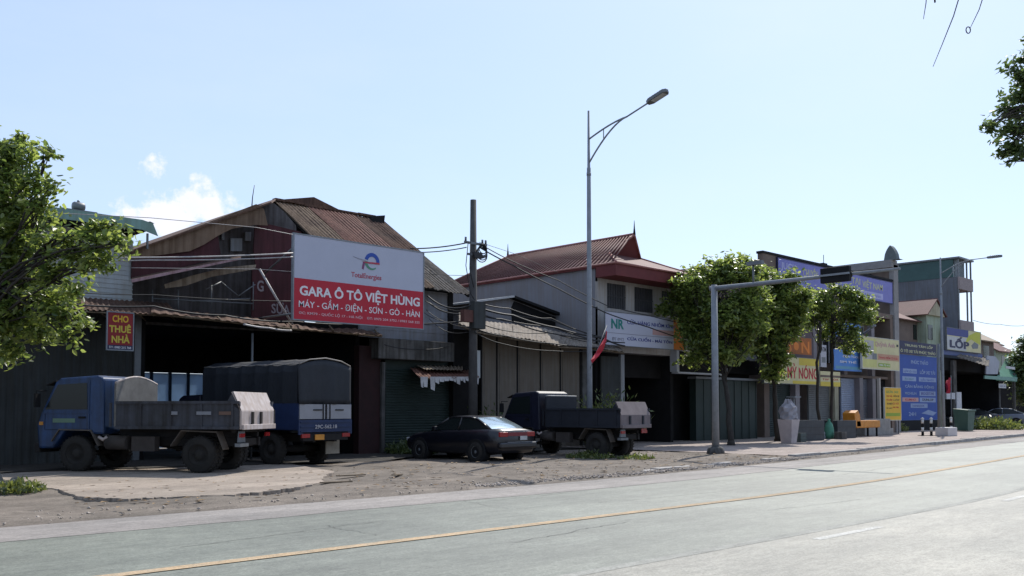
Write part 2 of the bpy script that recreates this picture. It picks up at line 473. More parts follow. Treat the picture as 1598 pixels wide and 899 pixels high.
g = MB(DIRT)
g.poly([(-900, -700, -.02), (1400, -700, -.02), (1400, 1200, -.02), (-900, 1200, -.02)])
struct(g, 'ground')
# the lumpy verge between the road and the buildings
g = MB(DIRT)
nx, ny = 150, 44
b = 0
for i in range(nx + 1):
    for j in range(ny + 1):
        x = -20 + 60 * i / nx; y = 13.05 + 16 * j / ny
        o = bend(x)
        h = .015 + .035 * (math.sin(x * 1.3 + y * 2.1) * math.sin(y * 1.7 - x * .6) + .5) * min(1, (y - 13.05) / 1.2)
        h += rng.uniform(0, .018) * min(1, (y - 13.05) / .8)
        if y > 22: h *= .3
        if j == 0: h = -.01
        g.v.append((x, y + o, h))
for i in range(nx):
    for j in range(ny):
        k = i * (ny + 1) + j; g.face([k, k + ny + 1, k + ny + 2, k + 1])
g.sm = [True] * len(g.f)
struct(g, 'dirt_verge')
struct(strip(MB(ROADM), 5.75, 11.75, -.006), 'road')
struct(strip(MB(ROADN), -6, 5.75, -.006), 'near_lane')
struct(strip(MB(SHOULD), 11.7, 13.2, -.002, wob=.07, step=1.3), 'road_shoulder')
YLINE = roadmat('yellow_paint', (.54, .37, .21), (.33, .275, .2), scale=3.5, speck=.3)
WLINE = roadmat('worn_white_paint', (.62, .61, .57), (.38, .37, .34), scale=4, speck=.25)
struct(strip(MB(YLINE), 8.53, 8.71, .002, step=2, wob=.008), 'centre_line_marking')
ck = MB(mat('tar_crack', (.12, .12, .105), (.09, .09, .08), rough=.6))
for (x, y, l, a) in ((4.5, 9.9, 3.0, .12), (8.6, 11.2, 4.5, .03), (11.5, 9.9, 3.6, -.06), (7.3, 7.6, 2.6, .1), (15, 11.1, 7, .02), (12.5, 7.4, 3, -.12), (20, 9.9, 6, .1), (9.9, 10.3, 1.6, 1.3), (14.2, 8.2, 1.3, 1.9), (6.6, 9.2, 1.3, 1.5)):
    n = 26; q_ = []
    oy = 0
    for k in range(n + 1): oy += rng.uniform(-.035, .035); q_.append((x + l * k / n * math.cos(a) - oy * math.sin(a), y + bend(x) + l * k / n * math.sin(a) + oy * math.cos(a)))
    for (p_, q2) in zip(q_, q_[1:]):
        w_ = rng.uniform(.003, .008); nx_, ny_ = -math.sin(a) * w_, math.cos(a) * w_
        ck.poly([(p_[0] - nx_, p_[1] - ny_, -.0015), (q2[0] - nx_, q2[1] - ny_, -.0015), (q2[0] + nx_, q2[1] + ny_, -.0015), (p_[0] + nx_, p_[1] + ny_, -.0015)])
struct(ck, 'road_cracks')
mk = MB(roadmat('ghost_line', (.37, .365, .33), (.28, .28, .25), scale=1.5, speck=.2))
strip(mk, 5.68, 5.82, -.0035, step=2, wob=.01)
mk.mat(WLINE)
for (a, b_) in ((10.1, 11.8), (16.6, 19.0), (24, 26.4), (31, 33.5), (38, 40.5)):
    mk.poly([(a, 5.30 + bend(a), -.0035), (b_, 5.30 + bend(b_), -.0035), (b_, 5.42 + bend(b_), -.0035), (a, 5.42 + bend(a), -.0035)])
struct(mk, 'lane_marking')

# concrete apron in front of the first workshop, broken front edge
edge = [(-120, 765), (-40, 758), (20, 756), (40, 764), (60, 768), (86, 770), (104, 776), (125, 783), (160, 785), (200, 787), (232, 785), (266, 784), (310, 782), (360, 780), (400, 776), (438, 771), (462, 768), (500, 760), (505, 752), (520, 741)]
pts = [gnd(*e) for e in edge]
fine_ = []
for a, b2 in zip(pts, pts[1:]):
    n = 7
    for i in range(n):
        p = a.lerp(b2, i / n); p += Vector((rng.uniform(-.04, .04), rng.uniform(-.09, .09), 0)); fine_.append(p)
fine_.append(pts[-1])
ap = MB(APRON)
top = [Vector((p.x, p.y, .085)) for p in fine_] + [Vector((13.5, 24.5, .085)), Vector((11, 30, .085)), Vector((-6, 30, .085))]
ap.prism([Vector((p.x, p.y, -.02)) for p in top], (0, 0, .105))
struct(ap, 'concrete_apron')
# ground before the garage doors, shade of buildings and trucks painted into its colour
YARD_SHADE = roadmat('shade_dark_yard', (.085, .075, .065), (.04, .037, .034), scale=.9, rough=.85, speck=.3, pock=.9)
yd = MB(YARD_SHADE); P_ = []
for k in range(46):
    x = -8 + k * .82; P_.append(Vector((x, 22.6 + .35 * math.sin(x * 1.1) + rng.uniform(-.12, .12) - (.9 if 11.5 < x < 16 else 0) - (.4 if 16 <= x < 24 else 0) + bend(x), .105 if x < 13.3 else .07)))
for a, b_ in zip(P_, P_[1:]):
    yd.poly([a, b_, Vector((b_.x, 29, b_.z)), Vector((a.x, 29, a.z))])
struct(yd, 'yard_shade')
# pavement with kerb further along
kb = MB(PAVE)
strip(kb, 14.05, 32, .075, x0=26.5, x1=160, step=3)
struct(kb, 'pavement')
KERB = mat('kerb_stone', (.46, .44, .41), (.2, .18, .17), scale=5, rough=.9, amt=.7)
kk = MB(KERB)
x = 17.5
while x < 110:
    L_ = 1.0
    if rng.random() > (.35 if x < 26 else .06):
        o0, o1 = bend(x), bend(x + L_ - .03)
        hh = (.05 if x < 26 else .11) + rng.uniform(-.02, .015)
        kk.prism([(x, 13.75 + o0, -.02), (x + L_ - .03, 13.75 + o1, -.02), (x + L_ - .03, 14.02 + o1, -.02), (x, 14.02 + o0, -.02)], (0, 0, .02 + hh))
    x += L_
struct(kk, 'kerb')

# loose stones
st = MB(mat('stones', (.42, .37, .32), (.26, .22, .19), scale=8, rough=.95))
def rock(mb, c, r):
    b = len(mb.v)
    for (x, y, z) in ((0, 0, -1), (.9, 0, -.2), (.1, .9, -.2), (-.8, .2, -.2), (0, -.9, -.1), (.2, .1, .8), (-.4, -.3, .6)):
        mb.v.append((c[0] + (x + rng.uniform(-.3, .3)) * r, c[1] + (y + rng.uniform(-.3, .3)) * r, c[2] + (z + rng.uniform(-.2, .2)) * r * .6))
    for q in ((0, 2, 1), (0, 3, 2), (0, 4, 3), (0, 1, 4), (1, 2, 5), (2, 3, 5), (3, 6, 5), (3, 4, 6), (4, 1, 6), (1, 5, 6)): mb.face([b + i for i in q])
for i in range(1900):
    x = rng.uniform(0, 34)
    y = 13.15 + bend(x) + abs(rng.gauss(0, 1)) * 2.2
    if y > 23: continue
    if x < 10.5 and y > 14.6 and rng.random() < .9: continue
    r = rng.choice((.01, .014, .018, .018, .024, .036))
    rock(st, (x, y, .035 + r * .1), r)
for i in range(1100):
    x = rng.uniform(12, 27); y = 13.3 + bend(x) + rng.uniform(0, .5); rock(st, (x, y, .03), rng.uniform(.02, .06))
tag(st.build('gravel'), kind='stuff', label='pale loose stones and gravel scattered on the dirt verge', cat='gravel')
lf = MB(mat('dead_leaves', (.3, .2, .1), (.14, .09, .05), scale=6))
for i in range(420):
    x = rng.uniform(5, 26); y = 13.6 + bend(x) + rng.random() ** 1.4 * 6
    a = rng.uniform(0, 6.3); l = rng.uniform(.04, .09)
    ux, uy = math.cos(a) * l, math.sin(a) * l; z = .075
    lf.poly([(x - ux, y - uy, z), (x + uy * .5, y - ux * .5, z + .015), (x + ux, y + uy, z + .01), (x - uy * .5, y + ux * .5, z + .02)])
tag(lf.build('leaf_litter'), kind='stuff', label='brown dry leaves lying about on the dirt verge', cat='leaf litter')

# ------------------------------------------------------------------ plants
def leafcloud(mb, blobs, n, size, rnd, droop=.0, clump=26, long=1.9):
    tot = sum(b[3] ** 2 for b in blobs)
    for (bx, by, bz, br) in blobs:
        k = max(2, int(n * br * br / tot / clump))
        for c in range(k):
            while True:
                d = Vector((rnd.gauss(0, 1), rnd.gauss(0, 1), rnd.gauss(0, 1)))
                if d.length > .1: break
            d.normalize()
            rad = br * (rnd.random() ** .4) * rnd.uniform(.8, 1.1)
            c0 = Vector((bx, by, bz)) + Vector((d.x, d.y, d.z * .85)) * rad
            cs = rnd.uniform(.6, 1.5) * size * 1.25
            ax = Vector((d.x + rnd.gauss(0, .5), d.y + rnd.gauss(0, .5), d.z * .5 + rnd.gauss(0, .4) + .1)).normalized()
            for i in range(clump):
                while True:
                    q = Vector((rnd.gauss(0, 1), rnd.gauss(0, 1), rnd.gauss(0, .6)))
                    if q.length < 1.9: break
                q = q * cs * .55 + ax * rnd.uniform(-.6, 1.0) * cs
                p = c0 + q
                u = (ax * .7 + Vector((rnd.gauss(0, 1), rnd.gauss(0, 1), rnd.gauss(0, .5) - droop - .2)) * .8)
                if u.length < .05: continue
                u.normalize()
                v = u.cross(Vector((0, 0, 1)))
                v = (Matrix.Rotation(rnd.gauss(0, .6), 3, u) @ (v if v.length > .1 else u.orthogonal())).normalized()
                l = size * rnd.uniform(.55, 1.2) * .5; wd = l / long * rnd.uniform(.8, 1.25); nn = u.cross(v) * wd * .3
                b = len(mb.v)
                mb.v += [tuple(p - u * l), tuple(p + v * wd * .8 - u * l * .35 + nn), tuple(p + v * wd * .75 + u * l * .35 + nn), tuple(p + u * l - Vector((0, 0, l * .2))), tuple(p - v * wd * .75 + u * l * .35 + nn), tuple(p - v * wd * .8 - u * l * .35 + nn)]
                mb.face([b, b + 1, b + 2, b + 3]); mb.face([b, b + 3, b + 4, b + 5])
def limb(mb, a, b, r0, r1, rnd, n=6, bow=.12):
    a, b = Vector(a), Vector(b); d = (b - a).length; o = Vector((rnd.uniform(-1, 1), rnd.uniform(-1, 1), rnd.uniform(0, 1))) * d * bow
    pts = [a.lerp(b, i / n) + o * math.sin(math.pi * i / n) + Vector((rnd.uniform(-1, 1), rnd.uniform(-1, 1), 0)) * d * .015 for i in range(n + 1)]
    mb.tube(pts, r0, 8, r1); return pts
def tree(name, label, base, trunks, blobs, n, size, seed, leaf=None, r0=.12, group=None, droop=.1, cat='tree', clump=26):
    rnd = random.Random(seed); t = thing(name, label, cat, base, group=group); leaf = leaf or LEAF
    tm = MB(BARK)
    for (a, b2) in trunks:
        P = limb(tm, a, b2, r0, r0 * .55, rnd, 8, .04)
        tm.tube([Vector(a) - Vector((0, 0, .05)), Vector(a) + Vector((0, 0, .25))], r0 * 1.6, 10, r0)
    tops = [Vector(b2) for (a, b2) in trunks]; bots = [Vector(a) for (a, b2) in trunks]
    for bl in blobs:
        c = Vector(bl[:3]); i = min(range(len(tops)), key=lambda k: (tops[k] - c).length)
        s = bots[i].lerp(tops[i], rnd.uniform(.72, 1.0))
        P = limb(tm, s, c, r0 * .2, r0 * .06, rnd, 6, .12)
        for q in range(4):
            d = Vector((rnd.gauss(0, 1), rnd.gauss(0, 1), rnd.gauss(0, .8))).normalized() * bl[3] * .8
            limb(tm, P[rnd.randrange(3, 7)], c + d, r0 * .13, r0 * .04, rnd, 4, .12)
    tm.build('trunk', t)
    cm = MB(leaf); leafcloud(cm, blobs, n, size, rnd, droop, clump)
    cm.build('crown', t)
    return t
def blobs_px(lst, D):
    """crown masses given by their outline in the picture at depth D"""
    o = []
    for (px, py, r, dd) in lst:
        p = dep(px, py, D + dd); o.append((p.x, p.y, p.z, r * (D + dd) / F))
    return o

def lobes(bl, seed):
    rnd = random.Random(seed); o = []
    for (x, y, z, r) in bl:
        o.append((x, y, z, r * .78))
        for k in range(2):
            d = Vector((rnd.gauss(0, 1), rnd.gauss(0, 1), rnd.gauss(0, 1))).normalized() * r * .85
            o.append((x + d.x, y + d.y, z + d.z, r * rnd.uniform(.25, .42)))
    return o
# left tree
L = [(32, 214, 9, .4), (15, 235, 20, .2), (45, 244, 13, 0), (5, 270, 30, .2), (50, 282, 18, -.2), (72, 245, 10, -.2), (82, 292, 10, -.5), (15, 320, 34, 0), (60, 322, 16, -.3), (74, 345, 10, -.4),
     (25, 370, 38, 0), (70, 380, 17, -.6), (100, 368, 11, -.9), (125, 362, 12, -1.1), (152, 352, 12, -1.1), (178, 352, 8, -1.2), (118, 392, 18, -.9), (150, 382, 17, -1.1), (180, 378, 13, -1.3), (196, 384, 7, -1.4), (160, 405, 14, -1.2), (133, 418, 14, -1.0),
     (35, 430, 40, .2), (85, 425, 20, -.6), (75, 465, 26, -.3), (115, 452, 13, -.8), (95, 490, 20, -.5), (120, 505, 12, -.7), (110, 530, 9, -.7), (20, 490, 40, .2), (60, 520, 20, 0), (30, 550, 14, .3), (-5, 560, 16, .4), (-50, 300, 60, .5), (-60, 400, 80, .8), (-40, 230, 34, .6), (-60, 500, 60, .4)]
bp_ = blobs_px(L, 17)
tb = dep(-75, 700, 17); tb.z = 0
tree('street_tree', 'broad-leaved tree with glossy light green leaves beside the left workshop', (tb.x, tb.y, 0), [((tb.x, tb.y, .02), (tb.x + .5, tb.y - .3, 3.9))], [(x, y, z, r_ * 1.12) for (x, y, z, r_) in bp_], 27000, .15, 3, r0=.15, clump=22)

# middle tree pair
D1 = 39
L = [(1075, 450, 34, 0), (1060, 480, 28, .4), (1110, 430, 36, .3), (1150, 425, 34, .2), (1100, 480, 40, 0), (1080, 520, 32, 0), (1130, 500, 42, -.5), (1120, 545, 34, 0), (1165, 470, 40, -.4), (1150, 540, 32, .2), (1085, 560, 18, .2), (1130, 418, 14, 0), (1170, 500, 30, -.2), (1180, 455, 24, .2)]
b1 = gnd(1141, 698)
tree('street_tree', 'leafy roadside tree behind the tall signal mast, nearer of the touching pair', (b1.x, b1.y, 0), [((b1.x, b1.y, .02), tuple(dep(1130, 560, 39)))], lobes(blobs_px(L, D1), 1), 23000, .22, 11, r0=.13, group='leafy street trees in front of the shops')
L = [(1185, 440, 34, 0), (1215, 460, 36, .3), (1235, 480, 30, 0), (1190, 490, 40, -.3), (1225, 510, 34, .2), (1200, 540, 32, 0), (1210, 570, 22, 0), (1175, 520, 30, .4), (1250, 470, 18, 0), (1170, 420, 22, .2)]
b1 = gnd(1214, 691)
tree('street_tree', 'leafy roadside tree whose crown hangs over the yellow bread sign', (b1.x, b1.y, 0), [((b1.x, b1.y, .02), tuple(dep(1206, 575, 42)))], lobes(blobs_px(L, 42), 2), 20000, .225, 12, r0=.14, group='leafy street trees in front of the shops')
L = [(1284, 462, 17, 0), (1306, 455, 16, .5), (1328, 462, 19, .2), (1350, 474, 15, -.3), (1290, 484, 20, .3), (1322, 488, 22, 0), (1268, 478, 14, 0), (1262, 500, 13, .5), (1348, 498, 16, -.4), (1330, 520, 15, -.2), (1304, 512, 15, .4), (1362, 486, 9, 0), (1342, 540, 11, -.2), (1318, 545, 10, .2), (1280, 520, 10, .5)]
b1 = gnd(1281, 688)
b2_ = gnd(1301, 687)
tree('street_tree', 'slender dark tree with two thin stems before the violet-topped shop house', (b1.x, b1.y, 0), [((b1.x, b1.y, .02), tuple(dep(1280, 500, 44.5))), ((b2_.x, b2_.y, .02), tuple(dep(1300, 490, 44.5)))], lobes(blobs_px(L, 44.5), 3), 8500, .2, 13, r0=.09)

# tree by the camera, right edge
L = [(1590, 96, 8, 0), (1578, 105, 6, 0), (1600, 125, 16, 0), (1590, 150, 15, .1), (1568, 168, 8, 0), (1580, 176, 12, .1), (1550, 194, 8, -.2), (1536, 197, 6, -.2), (1568, 204, 11, -.1), (1590, 200, 13, 0), (1580, 228, 11, 0), (1569, 240, 7, 0), (1592, 236, 12, 0), (1574, 252, 5, 0), (1640, 150, 45, .4), (1670, 60, 60, .5), (1650, 215, 26, .2)]
tb = dep(1900, 700, 11); tb.z = 0
t = tree('roadside_tree', 'small-leaved tree reaching in from the top right edge over the road', (tb.x, tb.y, 0), [((tb.x, tb.y, 0), tuple(dep(1760, 120, 11)))], blobs_px(L, 11), 13000, .075, 21, leaf=LEAF_F, r0=.10, clump=24)
tw = MB(BARK)
for pts_ in ([(1447, -30), (1445, 5), (1441, 30)], [(1503, -25), (1488, 25), (1470, 70), (1456, 104)], [(1545, -40), (1528, 15), (1514, 44)]):
    P = [dep(px, py, 6.5) for (px, py) in pts_]
    Q = [P[0] + Vector((1.0, -.6, .9))] + P
    tw.tube(Q, .006, 5, .002)
P = dep(1511, 47, 6.5)
ring = [P + RT * (.016 * math.cos(a)) + Vector((0, 0, .024 * math.sin(a))) for a in [i * 2 * math.pi / 10 for i in range(11)]]
tw.tube(ring, .004, 5)
tw.tube([dep(1458, -10, 6.5), dep(1459, 4, 6.5)], .008, 5, .006)
tw.tube([dep(1535, -40, 6.5) + Vector((1.3, -.7, 1.0)), dep(1700, -90, 8.5), dep(1760, 60, 10.8)], .012, 6, .03)
tw.build('hanging_twigs', t)

# far trees at the right end
for i, (px, py, rr, D, lab) in enumerate(((1600, 560, 26, 84, 'dense dark tree closing the right end of the street'), (1655, 540, 34, 95, 'tall roadside tree just beyond the right edge of the street'),)):
    L = [(px, py, rr, 0), (px + 8, py - 25, rr * .7, .5), (px - 4, py + 30, rr * .8, 0), (px + 20, py + 5, rr, .6), (px + 3, py + 60, rr * .6, 0)]
    b1 = dep(px + 6, 670, D); b1.z = 0
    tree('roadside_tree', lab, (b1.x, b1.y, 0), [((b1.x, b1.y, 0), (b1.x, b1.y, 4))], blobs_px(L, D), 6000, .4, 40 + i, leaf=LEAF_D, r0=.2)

def bush(name, label, c, r, n, size, seed, leaf=LEAF_W, h=.7, cat='bush', group=None):
    rnd = random.Random(seed); mb = MB(leaf)
    for i in range(n):
        a = rnd.uniform(0, 6.283); q = r * rnd.random() ** .6; x, y = c[0] + q * math.cos(a), c[1] + q * math.sin(a)
        hh = h * (1 - .6 * (q / r) ** 2) * rnd.uniform(.25, 1)
        lean = Vector((rnd.gauss(0, .5), rnd.gauss(0, .5), 1)).normalized()
        p = Vector((x, y, c[2])) + lean * hh * rnd.uniform(.4, 1); u = (lean + Vector((rnd.gauss(0, .6), rnd.gauss(0, .6), rnd.gauss(0, .4)))).normalized(); v = u.orthogonal().normalized()
        v = Matrix.Rotation(rnd.uniform(0, 6.28), 3, u) @ v
        l = size * rnd.uniform(.5, 1.3); b = len(mb.v)
        mb.v += [tuple(p - u * l * .5), tuple(p + v * l * .16), tuple(p + u * l * .5), tuple(p - v * l * .16)]
        mb.face([b, b + 1, b + 2, b + 3])
    return single(mb, name, label, cat, c, group)
p = gnd(28, 772); bush('weed_clump', 'small clump of green weeds beside the grey rubble at the left edge', (p.x, p.y, .05), .42, 700, .14, 5, h=.3, cat='weeds')
p = gnd(921, 716); bush('weed_clump', 'low weeds growing round the foot of the tall street lamp', (p.x, p.y, .02), .75, 900, .15, 6, h=.3, cat='weeds')
p = gnd(965, 719); bush('weed_clump', 'weeds behind the rear wheel of the dark tipper truck', (p.x + .6, p.y - .2, .02), .55, 500, .14, 7, h=.25, cat='weeds')
p = gnd(1550, 672); bush('roadside_bush', 'sunlit yellow-green bush in front of the parked black car', (p.x, p.y, .07), 2.0, 2200, .35, 9, h=1.25, leaf=LEAF_W)
p = gnd(1393, 676); bush('potted_shrub', 'small green plant beside the amber standing board', (p.x + 2, p.y + .5, .07), .6, 400, .25, 10, h=.7, leaf=LEAF_W, cat='plant')
p = at(945, 640, 23.4)
bush('shrub', 'light green shrub standing behind the dark truck bed', (p.x, 23.4, .02), .62, 5200, .24, 15, h=2.7, leaf=LEAF_W, cat='shrub')
p = at(770, 640, 24.1)
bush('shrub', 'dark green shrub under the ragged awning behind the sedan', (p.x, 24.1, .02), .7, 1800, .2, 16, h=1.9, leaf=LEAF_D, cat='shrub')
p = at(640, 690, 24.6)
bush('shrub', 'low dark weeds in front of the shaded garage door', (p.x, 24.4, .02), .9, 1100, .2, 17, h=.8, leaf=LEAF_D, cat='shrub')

# ================================================================== buildings
def Z(px, py, Y): return at(px, py, Y).z
def X(px, Y): return at(px, 640, Y).x

# ---- left workshop with the green roof
A = thing('workshop', 'grey sheet-metal workshop with a green roof behind the left tree', 'building', (7, 26, 0))
m = MB(DKMETAL); xr = X(213, 26)
m.corr((-8, 26, 0), (xr, 26, 0), (xr, 26, 4.35), (-8, 26, 4.35), .2, .018, wave='trap', rows=1)
m.box(-8, xr, 26.06, 34, 0, 4.3)
m.build('wall', A)
m = MB(GALV2); m.box(xr - .12, xr + .06, 25.9, 26.06, 0, 4.3); m.build('corner_post', A)
m = MB(mat('pale_clad', (.42, .45, .46), (.33, .36, .37), scale=.7, rough=.7, streak=.12))
xu, xt = X(203, 26.3), X(113, 26.3)
zt = Z(160, 374, 26.3)
m.box(-8, xu, 26.3, 36, 4.36, zt)
for k in range(14):
    z = 4.5 + k * (zt - 4.5) / 13; m.box(-8, xu + .012, 26.285, 26.3, z, z + .03)
ztop = Z(113, 338, 26.3)
m.box(-8, xt, 26.4, 36, zt, ztop)
m.build('upper_wall', A)
m = MB(GREENR)
zf0, zf1 = Z(150, 349, 25.5), Z(150, 333, 25.5)
xe = X(236, 25.5)
m.corr((-8, 25.5, zf1 - .03), (xe, 25.5, zf1 - .03), (xe - .3, 37, zf1 + .5), (-8, 37, zf1 + .5), .25, .02, rag=.02)
m.box(-8, xe - .35, 25.47, 25.5, zf0, zf1)
m.prism([(xe - .35, 25.47, zf0), (xe + .1, 25.47, zf0 - .12), (xe - .05, 25.47, zf1 - .06), (xe - .35, 25.47, zf1)], (0, .03, 0))
rf = m.build('roof', A)
m = MB(BLACK)
m.box(-8, xe - .2, 25.52, 36.5, zf0 - .02, zf0 + .01)
for q in range(12):
    m.box(xe - .6 - q * 1.1, xe - .52 - q * 1.1, 25.52, 36, zf0 - .14, zf0 - .03)
m.box(-8, xe - .5, 26.9, 27.0, zf0 - .3, zf0 - .1)
m.build('roof_frame', A)
for (px, y) in ((226, 25.9), (196, 26.4), (150, 26.4)):
    m = MB(GALV2); x_ = X(px, y); m.box(x_ - .025, x_ + .025, y, y + .05, Z(226, 388, 25.9) if px > 200 else zt, zf0); m.build('roof_post', A)
# water tank standing on the roof
cx = X(114, 28); zb = zf1 + .14
tk = thing('water_tank', 'small steel water tank on a stand on the green roof', 'water tank', (cx, 28, zb))
m = MB(GALV2); m.lathe((cx - .14, 28, zb + .5), [(0, -.0), (.1, .01), (.13, .05), (.13, .3), (.1, .34), (0, .35)], 18, 'X'); m.tube([(cx + .03, 28, zb + .6), (cx + .03, 28, zb + .68)], .04, 8); m.build('tank', tk)
m = MB(GALV2)
m.box(cx - .5, cx + .5, 27.8, 28.2, zb + .3, zb + .37); m.box(cx - .52, cx + .52, 27.75, 28.25, zb, zb + .06)
for sx in (-.43, .43):
    for sy in (-.18, .18): m.box(cx + sx - .03, cx + sx + .03, 28 + sy - .03, 28 + sy + .03, zb + .06, zb + .3)
m.box(cx - .46, cx + .46, 27.9, 28.1, zb + .14, zb + .26)
m.build('stand', tk)
# rusty awning
aw = thing('awning', 'rusty sheet awning over the red rental sign', 'awning', (X(200, 25.2), 25.2, 4))
m = MB(TIN_OLD)
m.mat(RUST); m.corr(at(96, 481, 24.55), at(281, 492, 24.55), at(262, 473, 25.98), at(96, 462, 25.98), .15, .02, rag=.06, sag=.02)
m.corr(at(-260, 462, 24.3), at(97, 482, 24.3), at(97, 464, 25.98), at(-260, 440, 25.98), .15, .02, rag=.05, sag=.02)  # left run behind the tree crown, added to shade the ground below
m.build('canopy', aw, solid=.012)
m = MB(WOOD)
for px in (110, 160, 215, 262): m.tube([at(px, 490, 24.8), at(px + 12, 500, 25.98)], .025, 6)
m.tube([at(100, 485, 24.6), at(276, 494, 24.6)], .02, 6)
m.build('frame', aw)

# CHO THUE NHA sign
def board(name, label, cat, px0, px1, yt0, yt1, yb0, yb1, Y, base, frame=None, th=.05, group=None, fr=.03):
    x0, x1 = X(px0, Y), X(px1, Y)
    z1 = (Z(px0, yt0, Y) + Z(px1, yt1, Y)) / 2; z0 = (Z(px0, yb0, Y) + Z(px1, yb1, Y)) / 2
    t = thing(name, label, cat, ((x0 + x1) / 2, Y, z0), group=group)
    mb = MB(base); mb.box(x0, x1, Y, Y + th, z0, z1)
    if frame:
        f = MB(frame)
        for (a, b_, c, d) in ((x0 - fr, x1 + fr, z1, z1 + fr), (x0 - fr, x1 + fr, z0 - fr, z0), (x0 - fr, x0, z0, z1), (x1, x1 + fr, z0, z1)):
            f.box(a, b_, Y - .015, Y + th, c, d)
        f.build('frame', t)
    def UV(u0, u1, v0, v1): return (x0 + (x1 - x0) * u0, x0 + (x1 - x0) * u1, z0 + (z1 - z0) * v0, z0 + (z1 - z0) * v1)
    kq = [0]
    def rect(u0, u1, v0, v1, mm, d=0):
        kq[0] += 1
        a = UV(u0, u1, v0, v1); mb.mat(mm); mb.box(a[0] + .0004 * kq[0], a[1] - .0004 * kq[0], Y - .003 - .0012 * kq[0], Y + .001, a[2] + .0004 * kq[0], a[3] - .0004 * kq[0])
    def txt(s, u0, u1, v0, v1, mm, bold=.012, d=0):
        a = UV(u0, u1, v0, v1); mb.text(s, *a, Y, mm, bold, .0065 + .0012 * kq[0])
    return t, mb, rect, txt, (x0, x1, z0, z1)
t, mb, rect, txt, _ = board('hanging_sign', 'red CHO THUÊ NHÀ rental sign with yellow letters on the workshop corner', 'sign', 165.5, 205, 488, 488.5, 545, 546, 24.48, flat('rental_red', (.26, .018, .02)), GALV, .04)
rect(0, 1, 0, .12, S_NAVY)
txt('CHO', .18, .82, .74, .93, S_OY, .03); txt('THUÊ', .06, .92, .46, .7, S_YEL, .03); txt('NHÀ', .16, .88, .18, .42, S_YEL, .03)
txt('ĐT: 0983 215 768', .06, .94, .025, .09, S_LET, .01)
mb.build('board', t)

# ---- rusty garage
G = thing('garage', 'large old garage with a patched rusty roof behind the red and white sign', 'building', (15.5, 25.5, 0))
gx0, gx1 = 10.62, 21.4
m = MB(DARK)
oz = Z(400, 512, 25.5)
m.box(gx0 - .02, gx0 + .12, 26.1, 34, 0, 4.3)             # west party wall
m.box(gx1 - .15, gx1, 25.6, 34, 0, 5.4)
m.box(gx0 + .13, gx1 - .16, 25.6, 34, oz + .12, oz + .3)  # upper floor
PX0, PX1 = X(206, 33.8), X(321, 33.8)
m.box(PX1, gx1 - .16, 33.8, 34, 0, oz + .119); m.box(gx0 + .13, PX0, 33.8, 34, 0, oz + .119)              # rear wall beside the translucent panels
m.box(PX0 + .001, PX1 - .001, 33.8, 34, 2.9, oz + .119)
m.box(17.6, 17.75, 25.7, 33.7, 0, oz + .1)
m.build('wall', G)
m = MB(sheetmat('translucent_sheet', (.55, .68, .82), .6))
pw = (PX1 - PX0) / 4
for k in range(4):
    xa = PX0 + k * pw; m.box(xa + .04, xa + pw - .04, 33.84, 33.86, .1, 2.88)
m.build('rear_panel', G)
m = MB(flat('steel_blue', (.03, .06, .11)))
for k in range(5):
    xa = PX0 + k * pw; m.box(xa - .05, xa + .05, 33.79, 33.9, 0, 2.9)
m.build('panel_frame', G)
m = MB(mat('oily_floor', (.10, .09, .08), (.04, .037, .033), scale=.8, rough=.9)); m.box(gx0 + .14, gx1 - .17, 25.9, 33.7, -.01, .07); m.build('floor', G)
# east roof sheets, ridge parallel to the street
RZ, EZ, RY, EY = 9.05, 5.7, 30.0, 24.8
rx0, rx1 = 16.95, 21.75
def rp(x, v, lift=0): return (x, EY + (RY - EY) * v, EZ + (RZ - EZ) * v + lift)
m = MB(RUST_T); m.corr(rp(rx0, .52, .05), rp(18.4, .50, .05), rp(18.4, 1, .05), rp(rx0, 1, .05), .16, .022, rag=.05, sag=.02)
m.mat(RUST_R); m.corr(rp(18.3, .49, .08), rp(20.4, .50, .08), rp(20.4, .99, .08), rp(18.3, 1, .08), .16, .022, rag=.05, sag=.025)
m.mat(RUST); m.corr(rp(20.3, .47, .06), rp(rx1, .48, .06), rp(rx1, .97, .06), rp(20.3, .99, .06), .16, .022, rag=.05, sag=.02)
m.mat(TIN_OLD); m.corr(rp(rx0 + .05, -.02), rp(18.7, 0), rp(18.7, .56), rp(rx0 + .05, .56), .16, .022, rag=.08, sag=.02)
m.mat(RUST_T); m.corr(rp(18.6, .0, .02), rp(20.3, 0, .02), rp(20.3, .55, .02), rp(18.6, .56, .02), .16, .022, rag=.07, sag=.02)
m.mat(ASB); m.corr(rp(20.2, -.01), rp(rx1 + .1, -.02), rp(rx1, .54), rp(20.2, .54), .16, .022, rag=.07, sag=.02)
m.mat(RUST)
m.corr((rx0, 34.5, 6.3), (rx1, 34.5, 6.3), (rx1, 30.0, 9.08), (rx0, 30.0, 9.08), .2, .02)
for i in range(12):
    a = rx0 + i * .4; m.box(a, a + .41, 29.88, 30.12, 9.08 + rng.uniform(0, .05), 9.16 + rng.uniform(0, .03))
m.build('east_roof', G, solid=.01)
m = MB(BLACK)
m.tube([rp(rx1 - .05, -.02, -.08), rp(rx1 - .05, 1, -.08)], .06, 6)
m.tube([rp(rx0 + .1, -.02, -.08), rp(rx0 + .1, 1, -.08)], .06, 6)
for v in (.02, .25, .5, .75, .98): m.tube([rp(rx0, v, -.08), rp(rx1, v, -.08)], .045, 6)
m.build('roof_frame', G)
m = MB(DARK)
m.poly([(rx1 - .3, 25.6, 5.2), (rx1 - .3, 34, 5.2), (rx1 - .3, 34, 6.4), (rx1 - .3, 30, 8.9), (rx1 - .3, 25.6, 6.05)])
m.build('side_cladding', G, solid=.02)
m = MB(DARK)
